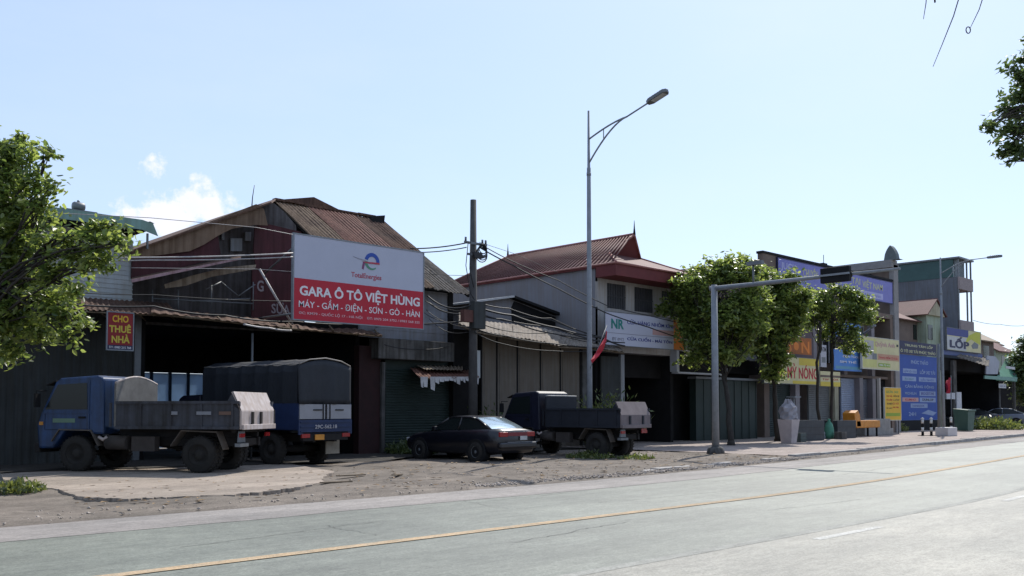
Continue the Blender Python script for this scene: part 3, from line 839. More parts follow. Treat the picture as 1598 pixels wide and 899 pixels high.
m.poly([(rx0 + .2, 26.8, 5.2), (rx0 + .2, 34, 5.2), (rx0 + .2, 34, 6.4), (rx0 + .2, 30, 8.8), (rx0 + .2, 26.8, 6.8)])
m.build('side_cladding', G, solid=.02)
# raised sheet at the ridge end and the second ridge behind
m = MB(BLACK); m.prism([at(580, 346, 29.6), at(599, 352, 29.6), at(601, 336, 29.6), at(584, 337, 29.6)], (0, .5, .05)); m.build('ridge_box', G)
m = MB(RUST)
q = [at(430, 312, 31), at(490, 307.5, 31), at(535, 330, 31), at(500, 336, 31), at(430, 325, 31)]
m.prism(q, (0, 2.2, -.35)); m.build('rear_ridge', G)
# west wing
def wz(x): return 6.0 + .474 * (x - 10.3)
m = MB(RUST)
m.poly([(10.15, 26.0, wz(10.15)), (14.6, 26.0, wz(14.6)), (16.95, 29.9, wz(16.95)), (16.95, 34.5, wz(16.95)), (10.15, 34.5, wz(10.15))])
m.build('west_roof', G, solid=.05)
m = MB(mat('brown_cladding', (.22, .15, .10), (.12, .08, .055), scale=1.1, rough=.9, streak=.35))
def pl(Y, pts): return [at(px, py, Y) for (px, py) in pts]
lipw = [(204, 393), (250, 375), (300, 356.5), (350, 337.5), (400, 318.5), (412, 326), (418, 352), (398, 351), (380, 354), (362, 357), (340, 368), (318, 382), (296, 392), (250, 398), (206, 403)]
m.prism(pl(26.12, lipw), (0, .05, 0))
m.mat(MAROON); m.prism(pl(26.2, [(206, 402), (250, 398), (296, 392), (318, 382), (340, 368), (345, 400), (300, 413), (205, 435)]), (0, .05, 0))
m.build('gable_cladding', G)
m = MB(mat('old_grey_board', (.13, .12, .12), (.06, .055, .055), scale=2, rough=.9, streak=.4))
m.prism(pl(27, [(205, 396), (300, 359), (396, 320), (428, 317), (445, 332), (462, 352), (470, 520), (205, 505)]), (0, .06, 0))
m.build('gable_wall', G)
for (a, b_, c, d) in ((326, 331, 378, 394), (360, 378, 372, 392), (383, 392, 362, 376), (346, 350, 358, 374), (405, 418, 355, 366)):
    m = MB(GRMETAL); m.prism(pl(26.9, [(a, c), (b_, c), (b_, d), (a, d)]), (0, .08, 0)); m.build('window', G)
m = MB(MAROON)
m.prism(pl(26.35, [(398, 352), (420, 350), (470, 362), (470, 455), (400, 420), (396, 392)]), (0, .05, 0))
m.build('red_cladding', G)
# lower lean-to roof on the west side
m = MB(RUST_R); m.mat(mat('lit_pink_edge', (.38, .25, .27), (.25, .15, .16), scale=1.4, rough=.7, streak=.3))
m.prism([at(205, 436, 25.0), at(375, 402, 25.0), at(378, 404.5, 25.0), at(206, 441, 25.0)], (0, .02, 0))  # front edge strip, its sunlit brightness painted in as pale pink
m.mat(RUST); m.prism([at(206, 438, 25.02), at(376, 403.5, 25.02), at(376, 399, 26.1), at(206, 433, 26.1)], (0, 0, -.03))
m.build('lean_to_roof', G)
m = MB(TIN_OLD); m.prism(pl(25.7, [(256, 444), (300, 430), (352, 417), (400, 413), (398, 420), (330, 432), (290, 446), (258, 450)]), (0, .03, 0)); m.build('torn_sheet', G)
m = MB(GALV2)
for seg in (((320, 452), (345, 440)), ((345, 440), (372, 462)), ((372, 462), (398, 444)), ((330, 480), (330, 445)), ((395, 485), (395, 440)), ((300, 470), (390, 466)), ((240, 466), (395, 474)), ((238, 485), (238, 452)), ((278, 485), (278, 452))):
    m.tube([at(*seg[0], 26.0), at(*seg[1], 26.0)], .02, 6)
m.build('truss', G)
# ragged front canopy over the opening
m = MB(RUST)
m.corr(at(236, 487, 24.2), at(452, 511, 24.2), at(450, 503, 26.0), at(236, 478, 26.0), .3, .018, rag=.16, sag=.06)
m.mat(RUST); m.corr(at(448, 512, 24.2), at(596, 523, 24.2), at(590, 516, 25.9), at(446, 505, 25.9), .3, .018, rag=.18, sag=.06)
m.build('front_canopy', G, solid=.012)
m = MB(WOOD)
m.tube([at(236, 489, 24.3), at(452, 513, 24.3), at(596, 525, 24.3)], .035, 6)
for px in (240, 290, 345, 400, 455, 520, 590): m.tube([at(px, 492 + (px - 240) * .085, 24.3), at(px - 8, 482 + (px - 240) * .085, 26)], .028, 6)
m.build('canopy_frame', G)
m = MB(GALV2); p = at(394, 520, 24.4); m.tube([(p.x, 24.4, 0), (p.x, 24.4, p.z)], .035, 8); m.build('canopy_post', G)
# right bay: pale cladding, concrete lintel, dark roller door
xa, xb, xc = X(590, 25.5), X(600, 25.5), X(705, 25.5)
m = MB(mat('pale_blue_cladding', (.27, .285, .32), (.2, .215, .245), scale=.8, rough=.8, streak=.15))
m.box(X(560, 25.5), xc, 25.5, 25.58, Z(650, 531, 25.5), Z(650, 452, 25.5))
for k in range(7): m.box(xa, xc, 25.485, 25.5, Z(650, 531, 25.5) + .28 * k, Z(650, 531, 25.5) + .28 * k + .02)
m.build('upper_cladding', G)
m = MB(DARK); m.box(xc + .01, gx1, 25.45, 25.6, 0, EZ + .1); m.build('end_pier', G)
m = MB(CONC_D); m.box(X(590, 24.9), X(709, 24.9), 24.9, 25.45, Z(650, 562, 24.9), Z(650, 531, 24.9)); m.build('lintel', G, bevel=.02)
m = MB(mat('maroon_column', (.035, .011, .011), (.02, .008, .008), scale=3, rough=.8)); m.box(X(560, 25.3), X(594, 25.3), 25.3, 25.6, 0, Z(580, 540, 25.3)); m.build('pier', G)
m = MB(CONC_D); m.box(X(595.5, 25.2), X(601, 25.2), 25.2, 25.44, 0, Z(598, 565, 25.2)); m.build('door_jamb', G)
m = MB(ROLL); m.corr((X(602, 25.4), 25.42, 0), (X(602, 25.4), 25.42, 2.9), (X(712, 25.4), 25.42, 2.9), (X(712, 25.4), 25.42, 0), .09, .012, rows=1); m.box(X(602, 25.4), X(712, 25.4), 25.45, 25.5, 0, 3.3); m.build('roller_door', G)

def old_tyre(x, y, z, label, lean=0):
    mb = MB(RUBBER); prof_ = [(.22, -.08), (.34, -.11), (.39, -.06), (.39, .06), (.34, .11), (.22, .08), (.2, 0), (.22, -.08)]
    mb.lathe((x, y, z), prof_, 22, 'Z' if not lean else 'Y')
    single(mb, 'old_tyre', label, 'tyre', (x, y, z - (.39 if lean else .11)), group='old tyres inside the garage mouth')
for k, nm in enumerate(('bottom', 'second', 'third', 'top')): old_tyre(17.0, 26.6, .19 + .22 * k, nm + ' tyre of the stack inside the dark garage mouth')
old_tyre(16.2, 27.0, .48, 'upright tyre leaning beside the stack in the garage mouth', 1)
# painted SUA CHUA board
t, mb, rect, txt, _ = board('painted_board', 'dark maroon board with faded SỬA CHỮA lettering left of the big sign', 'sign', 391, 474, 425, 425, 500, 506, 26.0, MAROON, None, .04)
GREYL = flat('letter_faded', (.24, .21, .22))
txt('G', .09, .21, .58, .8, GREYL, .02); txt('SỬA CHỮA', .36, 1.3, .17, .43, GREYL, .02)
mb.build('board', t)
m = MB(CABLE_W); a = at(405, 420, 24.9); b_ = at(457, 507, 24.4)
single(m.tube([a, a.lerp(b_, .5) + Vector((0, 0, -.03)), b_], .035, 8), 'brace_pole', 'pale slanting pole propped beside the big red and white sign', 'pole', tuple(b_))

# big garage sign
t, mb, rect, txt, q = board('billboard', 'large white and red sign reading GARA Ô TÔ VIỆT HÙNG', 'sign', 456.5, 659.5, 365.5, 394, 497, 513.5, 23.3, S_WHITE, GALV, .09, fr=.035)
rect(0, 1, 0, .485, S_RED)
txt('GARA Ô TÔ VIỆT HÙNG', .04, .97, .255, .44, S_LET, .028)
txt('MÁY - GẦM - ĐIỆN - SƠN - GÒ - HÀN', .035, .97, .125, .265, S_LET, .006)
txt('ĐC: KM79 - QUỐC LỘ 17 - HÀ NỘI    ĐT: 0975 204 3752 / 0983 568 325', .035, .97, .055, .11, flat('letter_pinkwhite', (.66, .45, .47)), .008)
txt('TotalEnergies', .415, .65, .555, .635, flat('letter_red', (.42, .06, .09)), .01)
x0, x1, z0, z1 = q
def arc(mb, cx, cz, r, w_, a0, a1, m_, d, sq=1.0, n=18, taper=False):
    mb.mat(m_); P = []
    for i in range(n + 1):
        a = R(a0 + (a1 - a0) * i / n); ww = w_ * (1 - .7 * i / n if taper else 1)
        P.append(((cx + math.cos(a) * (r + ww), cz + math.sin(a) * (r + ww) * sq), (cx + math.cos(a) * (r - ww), cz + math.sin(a) * (r - ww) * sq)))
    for i in range(n):
        (o1, i1), (o2, i2) = P[i], P[i + 1]
        mb.prism([(o1[0], 23.3 - d, o1[1]), (o2[0], 23.3 - d, o2[1]), (i2[0], 23.3 - d, i2[1]), (i1[0], 23.3 - d, i1[1])], (0, d - .0005, 0))
cx, cz = x0 + (x1 - x0) * .575, z0 + (z1 - z0) * .79
LW = x1 - x0
arc(mb, cx, cz, LW * .047, LW * .012, 0, 165, flat('logo_blue', (.03, .08, .36)), .012)
arc(mb, cx, cz, LW * .047, LW * .011, 178, 310, flat('logo_green', (.09, .26, .17)), .010, taper=True)
mb.mat(flat('logo_rose', (.42, .05, .08)))
mb.prism([(cx - LW * .075, 23.287, cz - .02), (cx + LW * .058, 23.287, cz + .0), (cx + LW * .06, 23.287, cz - .055), (cx - LW * .05, 23.287, cz - .06)], (0, .0125, 0))
mb.mat(flat('logo_grey', (.3, .3, .36)))
mb.prism([(cx - LW * .15, 23.289, cz + .1), (cx - LW * .05, 23.289, cz + .03), (cx - LW * .05, 23.289, cz), (cx - LW * .11, 23.289, cz + .045)], (0, .0105, 0))
mb.mat(flat('logo_plum', (.2, .06, .15)))
mb.prism([(cx - LW * .07, 23.288, cz - .03), (cx - LW * .055, 23.288, cz - .03), (cx - LW * .066, 23.288, cz - .26), (cx - LW * .08, 23.288, cz - .24)], (0, .0115, 0))
mb.build('board', t)
for u in (.05, .5, .95):
    m = MB(GALV2); xx = x0 + (x1 - x0) * u
    m.tube([(xx, 23.42, z0 + .2), (xx, 26.1, z0 + .2)], .03, 6); m.tube([(xx, 23.42, z1 - .2), (xx, 25.4, z1 - .9)], .03, 6)
    m.box(xx - .03, xx + .03, 23.39, 23.44, z0, z1); m.build('bracket', t)

# ---- ragged little awning
aw = thing('awning', 'small ragged awning with a torn white valance above the sedan', 'awning', (X(700, 24.4), 24.4, 3))
m = MB(RUST_R); m.corr(at(655, 590, 23.9), at(747, 588, 23.9), at(735, 577, 25.3), at(640, 574, 25.3), .15, .02, rag=.08)
m.mat(TIN_OLD); m.corr(at(662, 576, 24.4), at(722, 577, 24.4), at(722, 571, 25.3), at(650, 570, 25.3), .15, .02, rag=.05)
m.build('canopy', aw, solid=.012)
m = MB(mat('torn_cloth', (.5, .48, .47), (.3, .28, .27), scale=4, rough=.9))
px = 656
while px < 745:
    wdt = rng.uniform(4, 9); l = rng.uniform(6, 13) if px > 672 else rng.uniform(12, 22)
    a, b_ = at(px, 588, 23.88), at(px + wdt, 588, 23.88)
    c, d = at(px + wdt - 1, 588 + l, 23.84), at(px + 1, 588 + l * rng.uniform(.7, 1), 23.82)
    m.poly([a, b_, c, d]); px += wdt * (.9 if rng.random() > .25 else 1.5)
m.build('valance', aw, solid=.006)
m = MB(WOOD); m.tube([at(656, 591, 23.95), at(746, 589, 23.95)], .025, 6); m.tube([at(743, 590, 23.95), (X(743, 23.95), 23.95, 0)], .03, 6); m.build('frame', aw)
m = MB(flat('pale_plastic', (.4, .42, .42))); a = at(744, 553, 24.1)
single(m.box(a.x - .1, a.x + .12, 24.05, 24.2, Z(744, 590, 24.1), Z(744, 547, 24.1)), 'light_box', 'slim pale light box standing upright at the foot of the concrete power pole', 'lamp', (a.x, 24.1, Z(744, 590, 24.1)))

# ---- low shop with beige shutters
C = thing('low_shop', 'low shop with beige shutters and a sagging fibre-cement canopy', 'building', (25, 25, 0))
cx0, cx1 = gx1 + .02, 28.55
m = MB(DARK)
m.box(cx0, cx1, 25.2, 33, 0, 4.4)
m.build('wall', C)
m = MB(SHUT)
xs = [X(px, 25.0) for px in (752, 776, 808, 844, 875, 906)]
for a, b_ in zip(xs, xs[1:]):
    m.box(a, b_ - .06, 25.0, 25.05, .0, Z(800, 522, 25.0)); 
    m.box(a + .1, a + .14, 24.985, 25.0, .3, 3.6)
m.build('shutter', C)
m = MB(BLACK)
for a in xs: m.box(a - .055, a - .005, 24.97, 25.1, 0, Z(800, 522, 25.0))
m.build('shutter_rail', C)
m = MB(CONC_D); m.box(X(908, 25), cx1 - .02, 24.95, 25.18, 0, Z(930, 545, 25)); m.build('pier', C)
m = MB(mat('weathered_sheet', (.33, .29, .245), (.13, .11, .09), scale=1.8, rough=.95, streak=.25, bump=.3))
fr_ = [(716, 505), (745, 516), (800, 526), (850, 533), (872, 539), (920, 541), (973, 548)]
bk_ = [(716, 488), (745, 500), (800, 506), (850, 513), (880, 520), (915, 527), (960, 536)]
for (f0, f1, b0, b1_) in zip(fr_, fr_[1:], bk_, bk_[1:]):
    m.corr(at(*f0, 23.7), at(f1[0] + 2, f1[1], 23.7), at(b1_[0] + 2, b1_[1], 25.6), at(*b0, 25.6), .2, .018, rag=.13, sag=.05)
m.build('canopy', C, solid=.02)
m = MB(WOOD)
for f0, b0 in zip(fr_, bk_): m.tube([at(f0[0], f0[1] + 3, 23.8), at(b0[0], b0[1] + 5, 25.6)], .035, 6)
m.tube([at(f[0], f[1] + 3, 23.8) for f in fr_], .035, 6)
m.build('canopy_frame', C)
m = MB(PLAST)
m.prism(pl(27, [(738, 520), (738, 471), (803, 463), (905, 502), (905, 525)]), (0, 5, 0))
m.build('upper_gable', C)
m = MB(mat('pale_edge_sheet', (.5, .5, .5), (.3, .3, .3), rough=.6))
m.prism(pl(26.7, [(736, 470), (803, 461), (803, 464), (736, 473)]), (0, 5.4, 0))
m.mat(BLACK); m.prism(pl(26.7, [(803, 461), (910, 501), (908, 505), (803, 465)]), (0, 5.4, 0))
m.build('gable_roof', C)
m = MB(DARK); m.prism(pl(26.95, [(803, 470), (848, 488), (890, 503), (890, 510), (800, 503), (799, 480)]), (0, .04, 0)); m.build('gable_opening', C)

# ---- two-storey house with the red hipped roof
D = thing('house', 'two-storey grey house with a red hipped roof and horned ridge', 'building', (31.2, 24.6, 0))
hx0, hx1, hy0, hy1, hz = 28.6, 33.85, 24.6, 34.2, 7.35
m = MB(PLAST); m.box(hx0, hx1, hy0 + .12, hy1, 3.9, hz); m.mat(DARK); m.box(hx0, hx0 + .2, hy0 + .12, hy1, 0, 3.898); m.box(hx1 - .2, hx1, hy0 + .12, hy1, 0, 3.898); m.box(hx0 + .2, hx1 - .2, 30, 30.2, 0, 3.898)
m.build('wall', D)
m = MB(WHITEW)
zs0, zs1 = Z(960, 482, 24.6), Z(960, 443, 24.6)
cols = [(hx0, X(948, 24.6)), (X(978, 24.6), X(991, 24.6)), (X(1021, 24.6), X(1034, 24.6)), (X(1062, 24.6), hx1 + .0)]
for (a, b_) in cols: m.box(a, b_, hy0, hy0 + .12, 3.9, hz)
m.box(hx0, hx1, hy0 + .002, hy0 + .118, 3.9, zs0); m.box(hx0, hx1, hy0 + .002, hy0 + .118, zs1, hz)
m.build('front_wall', D)
GR = mat('grille_dark', (.06, .06, .065), (.04, .04, .045), rough=.5)
for (a, b_) in ((948, 978), (991, 1021), (1034, 1062)):
    f = MB(GR); xa_, xb_ = X(a, 24.6), X(b_, 24.6)
    f.box(xa_, xb_, hy0 + .06, hy0 + .1, zs0, zs1)
    n = 8
    for k in range(1, n): f.box(xa_ + (xb_ - xa_) * k / n - .012, xa_ + (xb_ - xa_) * k / n + .012, hy0 + .03, hy0 + .06, zs0, zs1)
    f.box(xa_, xb_, hy0 + .02, hy0 + .05, (zs0 + zs1) / 2 - .02, (zs0 + zs1) / 2 + .02)
    f.build('window', D)
# roof: steep gablet over a flaring hip
ov = .95
ex0, ex1, ey0, ey1, ez = hx0 - .15, hx1 + .35, hy0 - 1.1, hy1 + .5, 7.38
rxm = 31.2; rz = 9.02; ry0, ry1 = 24.75, 32.6
m = MB(REDROOF)
gx_, gz_ = 1.05, 8.15
e = [Vector((ex0, ey0, ez)), Vector((ex1, ey0, ez)), Vector((ex1, ey1, ez)), Vector((ex0, ey1, ez))]
rf0, rf1 = Vector((rxm, ry0, rz)), Vector((rxm, ry1, rz))
g0, g1 = Vector((rxm - gx_, ry0 + .5, gz_)), Vector((rxm + gx_, ry0 + .5, gz_))
def slab(pts, nrib=.2): m.poly(pts)
m.poly([e[3], e[0], g0, rf0, rf1]); m.poly([e[1], e[2], rf1, rf0, g1])
m.poly([e[0], e[1], g1, g0]); m.poly([e[2], e[3], rf1])
def ribs(p00, p01, p10, p11, n):
    for k in range(1, n):
        a, b2 = p00.lerp(p01, k / n), p10.lerp(p11, k / n)
        m.tube([a + Vector((0, 0, .012)), b2 + Vector((0, 0, .012))], .004, 4, caps=False)
ribs(e[0], e[3], rf0, rf1, 46)
m.build('roof', D, solid=.04)
m = MB(REDTRIM)
m.poly([g0, g1, rf0]); m.build('gablet', D, solid=.03)
m = MB(REDTRIM)
m.box(ex0 + .03, ex1 - .03, ey0 + .03, hy0 - .01, ez - .5, ez - .03)
m.box(ex0 + .03, hx0 - .01, hy0, ey1 - .05, ez - .1, ez - .03); m.box(hx1 + .01, ex1 - .03, hy0, ey1 - .05, ez - .16, ez - .03)
m.build('soffit', D)
m = MB(mat('ridge_cap', (.34, .14, .12), (.22, .09, .08), scale=2, rough=.55))
m.tube([rf0 + Vector((0, 0, .03)), rf1 + Vector((0, 0, .03))], .06, 8)
m.tube([g0, rf0], .05, 8); m.tube([g1, rf0], .05, 8); m.tube([e[0], g0], .06, 8); m.tube([e[1], g1], .06, 8); m.tube([e[3], rf1], .05, 8)
m.tube([e[0], e[1]], .05, 8); m.tube([e[0], e[3]], .04, 8)
m.build('ridge_cap', D)
for p in (rf0, rf1): m = MB(BLACK); m.tube([p, p + Vector((0, 0, .28)), p + Vector((0, 0, .62))], [.06, .03, .008], 8); m.build('finial', D)
m = MB(DARK); m.box(hx0 + .25, hx1 - .25, 25.2, 25.3, 2.9, 3.9); m.box(hx0 + .3, hx1 - .3, 27.5, 27.6, 0, 3.9); m.build('shop_recess', D)
m = MB(DKMETAL); m.box(hx0 + .1, X(968, 24.55), 24.5, 24.58, 0, 3.7); m.build('side_shutter', D)
m = MB(GRMETAL); m.box(X(968.5, 24.45), X(974, 24.45), 24.42, 24.55, 0, 3.8); m.build('post', D)
m = MB(GALV2); a = at(1032, 442, 24.3); m.box(a.x - .4, a.x + .4, 24.2, 24.58, a.z - .1, a.z + .35); m.tube([(a.x + .1, 24.19, a.z + .12), (a.x + .1, 24.17, a.z + .12)], .2, 16)
single(m, 'air_conditioner', 'air conditioner outdoor unit under the red eave of the house', 'air conditioner', (a.x, 24.4, a.z - .1))
# slanted banner on the house front
t, mb, rect, txt, _ = board('banner', 'white shop banner with a teal NR monogram and orange end', 'banner', 945, 1068, 481, 504, 535, 549, 23.9, S_WHITE, GALV2, .03, fr=.02)
rect(.86, 1, 0, .98, S_ORANGE); rect(.58, .86, .42, .6, S_PINK); rect(.0, 1, .36, .375, flat('letter_grey', (.2, .2, .24)))
txt('NR', .07, .22, .5, .8, S_TEAL, .03); txt('CỬA HÀNG NHÔM KÍNH', .26, .88, .68, .84, S_INK, .012); txt('CỬA CUỐN - MÁI TÔN', .26, .84, .18, .32, S_INK, .016); txt('ĐT 0912', .08, .22, .14, .24, flat('letter_grey2', (.25, .24, .28)), .01)
mb.build('board', t)
m = MB(flat('flag_red', (.5, .03, .05), .8, .6))
p0 = at(926, 556, 20)
fl = thing('red_flag', 'limp red flag hung on a thin pole beside the street lamp', 'flag', tuple(at(921, 575, 19.2)))
f = MB(flat('flag_red', (.5, .03, .05), .8, .6))
A_ = [at(946, 516, 19.2), at(944, 527, 19.25), at(936, 540, 19.15), at(929, 552, 19.25), at(922, 562, 19.15)]
B_ = [at(947, 518, 19.2), at(946, 532, 19.1), at(942, 545, 19.25), at(934, 556, 19.1), at(924, 567, 19.2)]
for a, b_, c, d in zip(A_, A_[1:], B_, B_[1:]): f.poly([a, b_, d, c])
f.build('cloth', fl, solid=.01)
f = MB(GALV2); f.tube([at(921, 575, 19.25), at(947, 508, 19.25)], .014, 6); f.build('pole', fl)

# ---- green-shuttered shop behind the tree
E = thing('shuttered_shop', 'dark single-storey shop with green shutters behind the leafy trees', 'building', (38, 25, 0))
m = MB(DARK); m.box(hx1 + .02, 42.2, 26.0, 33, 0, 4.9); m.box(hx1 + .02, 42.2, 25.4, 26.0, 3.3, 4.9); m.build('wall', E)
m = MB(ROLL); x0_, x1_ = X(1086, 25), X(1180, 25)
m.box(x0_, x1_, 25.0, 25.35, 0, 2.95)
for k in range(9): xx = x0_ + (x1_ - x0_) * k / 8; m.box(xx - .03, xx + .03, 24.975, 25.0, 0, 2.95)
m.build('green_shutter', E)
m = MB(GALV); m.box(x0_ - .1, x1_ + .1, 24.9, 25.38, 2.96, 3.06); m.build('lintel', E)
m = MB(CONC_D); m.corr((hx1 + .1, 24.1, 3.9), (42.1, 24.1, 3.9), (42.1, 25.4, 4.5), (hx1 + .1, 25.4, 4.5), .17, .025, rag=.05); m.build('canopy', E, solid=.015)
a0, a1 = at(1057, 580, 24.3), at(1133, 553, 24.3)
lb = thing('light_box_sign', 'dark box sign with pale edges hanging behind the signal mast', 'sign', (a0.x, 24.3, a0.z))
m = MB(DARK); m.box(a0.x, a1.x, 24.3, 24.6, a0.z, a1.z); m.build('panel', lb)
m = MB(flat('pale_frame', (.42, .43, .45)))
m.box(a0.x - .1, a0.x + .08, 24.25, 24.62, a0.z, a1.z + .03); m.box(a1.x - .35, a1.x + .02, 24.25, 24.62, a0.z + .02, a1.z + .1); m.box(a0.x, a1.x, 24.26, 24.61, a0.z - .08, a0.z)
m.build('frame', lb)

# ---- shop house with the violet parapet board
Fb = thing('shop_house', 'three-storey shop house under the long violet board', 'building', (50, 25.6, 0))
fx0, fx1 = X(1193, 25.6), X(1396, 25.6)
zp = Z(1196, 396, 25.6)
m = MB(BROWNW)
m.box(fx0, fx1, 26.6, 34, 3.6, 7.6); m.box(fx0, fx1, 25.62, 34, 7.3, 7.6)
m.box(fx0, fx0 + .5, 25.6, 34, 0, 7.3); m.box(fx1 - .4, fx1, 25.6, 34, 0, 7.3)
m.box(fx0, X(1216, 25.6), 25.6, 25.9, 7.6, zp); m.box(fx0, fx0 + .25, 25.9, 33, 7.6, zp - .3)
m.box(fx0 + .5, fx1 - .4, 28, 28.2, 0, 3.6); m.box(fx0 + .5, fx1 - .4, 25.8, 28, 3.45, 3.6)
m.build('wall', Fb)
m = MB(BLACK); m.box(fx0 - .05, fx1, 25.55, 25.95, zp, zp + .12); m.build('parapet_cap', Fb)
for k in range(4): m = MB(GREYL); xx = fx0 + .5 + (fx1 - fx0 - .9) * (k + .5) / 4; m.box(xx - .2, xx + .2, 25.9, 26.2, 3.6, 7.3); m.build('column', Fb)
for k in range(4):
    xx = fx0 + .7 + (fx1 - fx0 - .9) * k / 4; f = MB(GLASS); f.box(xx, xx + 1.6, 26.55, 26.59, 4.3, 6.7); o = f.build('window', Fb)
    f = MB(flat('white_frame', (.5, .5, .52)))
    for (a, b_) in ((xx - .06, xx), (xx + .77, xx + .83), (xx + 1.6, xx + 1.66)): f.box(a, b_, 26.5, 26.6, 4.3, 6.7)
    f.box(xx - .06, xx + 1.66, 26.5, 26.6, 6.7, 6.78)
    f.build('window_frame', o)
SH = [(1200, 1240, ROLL), (1262, 1300, mat('grey_roller', (.17, .17, .16), (.12, .12, .115), rough=.6)), (1313, 1340, mat('pale_blue_door', (.32, .36, .45), (.25, .28, .36), rough=.5)), (1345, 1362, mat('grey_door', (.2, .21, .24), (.15, .155, .18), rough=.6)), (1366, 1392, DARK)]
for (a, b_, mm) in SH:
    f = MB(mm); f.corr((X(a, 26), 26.0, .07), (X(a, 26), 26.0, 3.4), (X(b_, 26), 26.0, 3.4), (X(b_, 26), 26.0, .07), .11, .012, rows=1); f.box(X(a, 26), X(b_, 26), 26.04, 26.1, .05, 3.4); f.build('shutter', Fb)
for px in (1243, 1304, 1343, 1363):
    f = MB(CREAM if px == 1304 else GREYL); f.box(X(px, 25.7) - .15, X(px, 25.7) + .3, 25.66, 26.1, 0, 3.44); f.build('pier', Fb)
m = MB(BLACK); a = at(1288, 416, 26); m.box(a.x - .25, a.x + .25, 26, 26.3, a.z - .1, a.z + .2); m.tube([(a.x, 26.1, a.z), (a.x, 26.1, a.z + .7)], .02, 5); m.build('roof_aerial', Fb)
m = MB(flat('orange_light', (.4, .12, .03)));
# violet board
t, mb, rect, txt, _ = board('parapet_board', 'long violet board with pale yellow letters along the parapet', 'sign', 1217, 1396, 402, 443, 437, 478, 25.5, S_PURP, S_NAVY, .1, fr=.05)
txt('JUCK', .02, .14, .5, .86, S_LILAC, .03); txt('CHUYÊN', .19, .31, .42, .88, S_PALEY, .02); txt('MÁY', .33, .41, .46, .86, S_LILAC, .02); txt('MAY', .44, .52, .46, .86, S_LILAC, .02)
txt('TẠI', .6, .68, .5, .88, S_PALEY, .02); txt('VIỆT NAM', .7, .9, .42, .9, S_PALEY, .02)
rect(.52, .9, .08, .36, S_LILAC); txt('SỬA CHỮA - BẢO HÀNH', .54, .88, .14, .3, S_PURP, .01, .014)
mb.build('board', t)
t, mb, rect, txt, _ = board('shop_sign', 'yellow BÁNH MỲ NÓNG sign with red letters under the tree', 'sign', 1193, 1279, 551, 564, 595, 602.5, 24.3, S_CREAM, GALV2, .12)
rect(.62, 1, .72, 1, S_YEL); rect(.5, 1, 0, .12, S_YEL)
txt('BÁNH MỲ NÓNG', .05, .97, .2, .78, S_RED, .02)
mb.build('board', t)
t, mb, rect, txt, _ = board('shop_sign', 'plain amber fascia sign right of the bread sign', 'sign', 1281, 1312, 577, 583, 601, 605, 24.8, S_CREAM, None, .12)
rect(0, 1, .6, .75, BROWNW); rect(0, 1, 0, .3, S_YEL); txt('TẠP HÓA', .1, .9, .38, .55, S_RED, .01)
mb.build('board', t)
t, mb, rect, txt, _ = board('shop_sign', 'dark sign with a glowing orange word peeking from the tree crown', 'sign', 1222, 1270, 502, 512, 556, 560, 25.0, flat('sign_plum', (.08, .05, .06)), None, .1)
rect(.1, .95, .1, .62, flat('amber_deep', (.35, .1, .01))); txt('SƠN', .12, .88, .14, .56, S_ORANGE, .03, .02)
mb.build('board', t)
t, mb, rect, txt, _ = board('shop_sign', 'blue shop sign left of the yellow square sign, half hidden by leaves', 'sign', 1303, 1346, 545, 549, 577, 581, 25.1, S_LB, None, .1)
txt('ĐIỆN THOẠI', .3, .95, .62, .78, S_LET, .01); txt('SIM THẺ', .2, .8, .38, .52, S_LET, .01); rect(.05, .95, .08, .22, flat('teal_band', (.12, .3, .42)))
mb.build('board', t)
t, mb, rect, txt, _ = board('shop_sign', 'upper blue banner with white script behind the slender tree', 'sign', 1298, 1345, 500, 508, 524, 529, 25.2, S_LB, None, .08)
txt('Viettel', .1, .5, .3, .8, S_LET, .02); txt('Store', .56, .95, .3, .75, S_LET, .01)
mb.build('board', t)
t, mb, rect, txt, _ = board('vertical_sign', 'narrow white vertical sign between the two thin stems', 'sign', 1282, 1291, 537, 540, 572, 574, 24.9, flat('sign_grey', (.42, .42, .46)), None, .08)
txt('ATM', .1, .9, .7, .9, S_BK, .01); rect(.15, .85, .2, .45, GALV2)
mb.build('board', t)
t, mb, rect, txt, q = board('shop_sign', 'square yellow shop sign with pale red script beside the tall blue board', 'sign', 1347, 1404.5, 526, 531, 574, 579, 24.8, S_CREAM, flat('white_trim', (.55, .55, .5)), .12)
rect(.02, .38, .05, .95, flat('sign_lemon', (.58, .56, .2))); rect(.05, .3, .3, .9, flat('faded_photo', (.42, .4, .38))); rect(.26, .38, .3, .5, GALV2)
txt('Quỳnh Anh', .33, .88, .7, .9, S_PINK, .02); rect(.4, 1, .3, .5, flat('sign_salmon', (.5, .27, .17))); txt('TRANG ĐIỂM CÔ DÂU', .43, .96, .35, .45, S_RED, .01)
rect(.42, .74, .08, .2, flat('sign_olive', (.25, .36, .03))); txt('0986 752 413', .44, .72, .11, .17, S_LET, .005); rect(.93, .98, .78, .86, S_BK)
mb.build('board', t)
t, mb, rect, txt, q = board('standing_board', 'tall amber standing board with rows of dark and red print', 'sign', 1381, 1406, 604, 607, 655, 656, 24.2, S_OY, flat('white_trim', (.55, .55, .5)), .08)
txt('SỬA XE', .1, .85, .84, .93, S_GREEN, .01)
for k, (u, v, c) in enumerate(((.1, .72, S_RED), (.55, .72, S_BK), (.1, .6, S_RED), (.55, .6, S_BK), (.12, .48, S_BK), (.5, .48, S_RED), (.1, .34, S_BK), (.5, .36, S_RED))):
    txt(('THAY DẦU', 'RỬA XE', 'VÁ SĂM', 'LỐP', 'XE MÁY', 'Ô TÔ', 'ẮC QUY', 'PHỤ TÙNG')[k], u, u + .36, v, v + .07, c, .01)
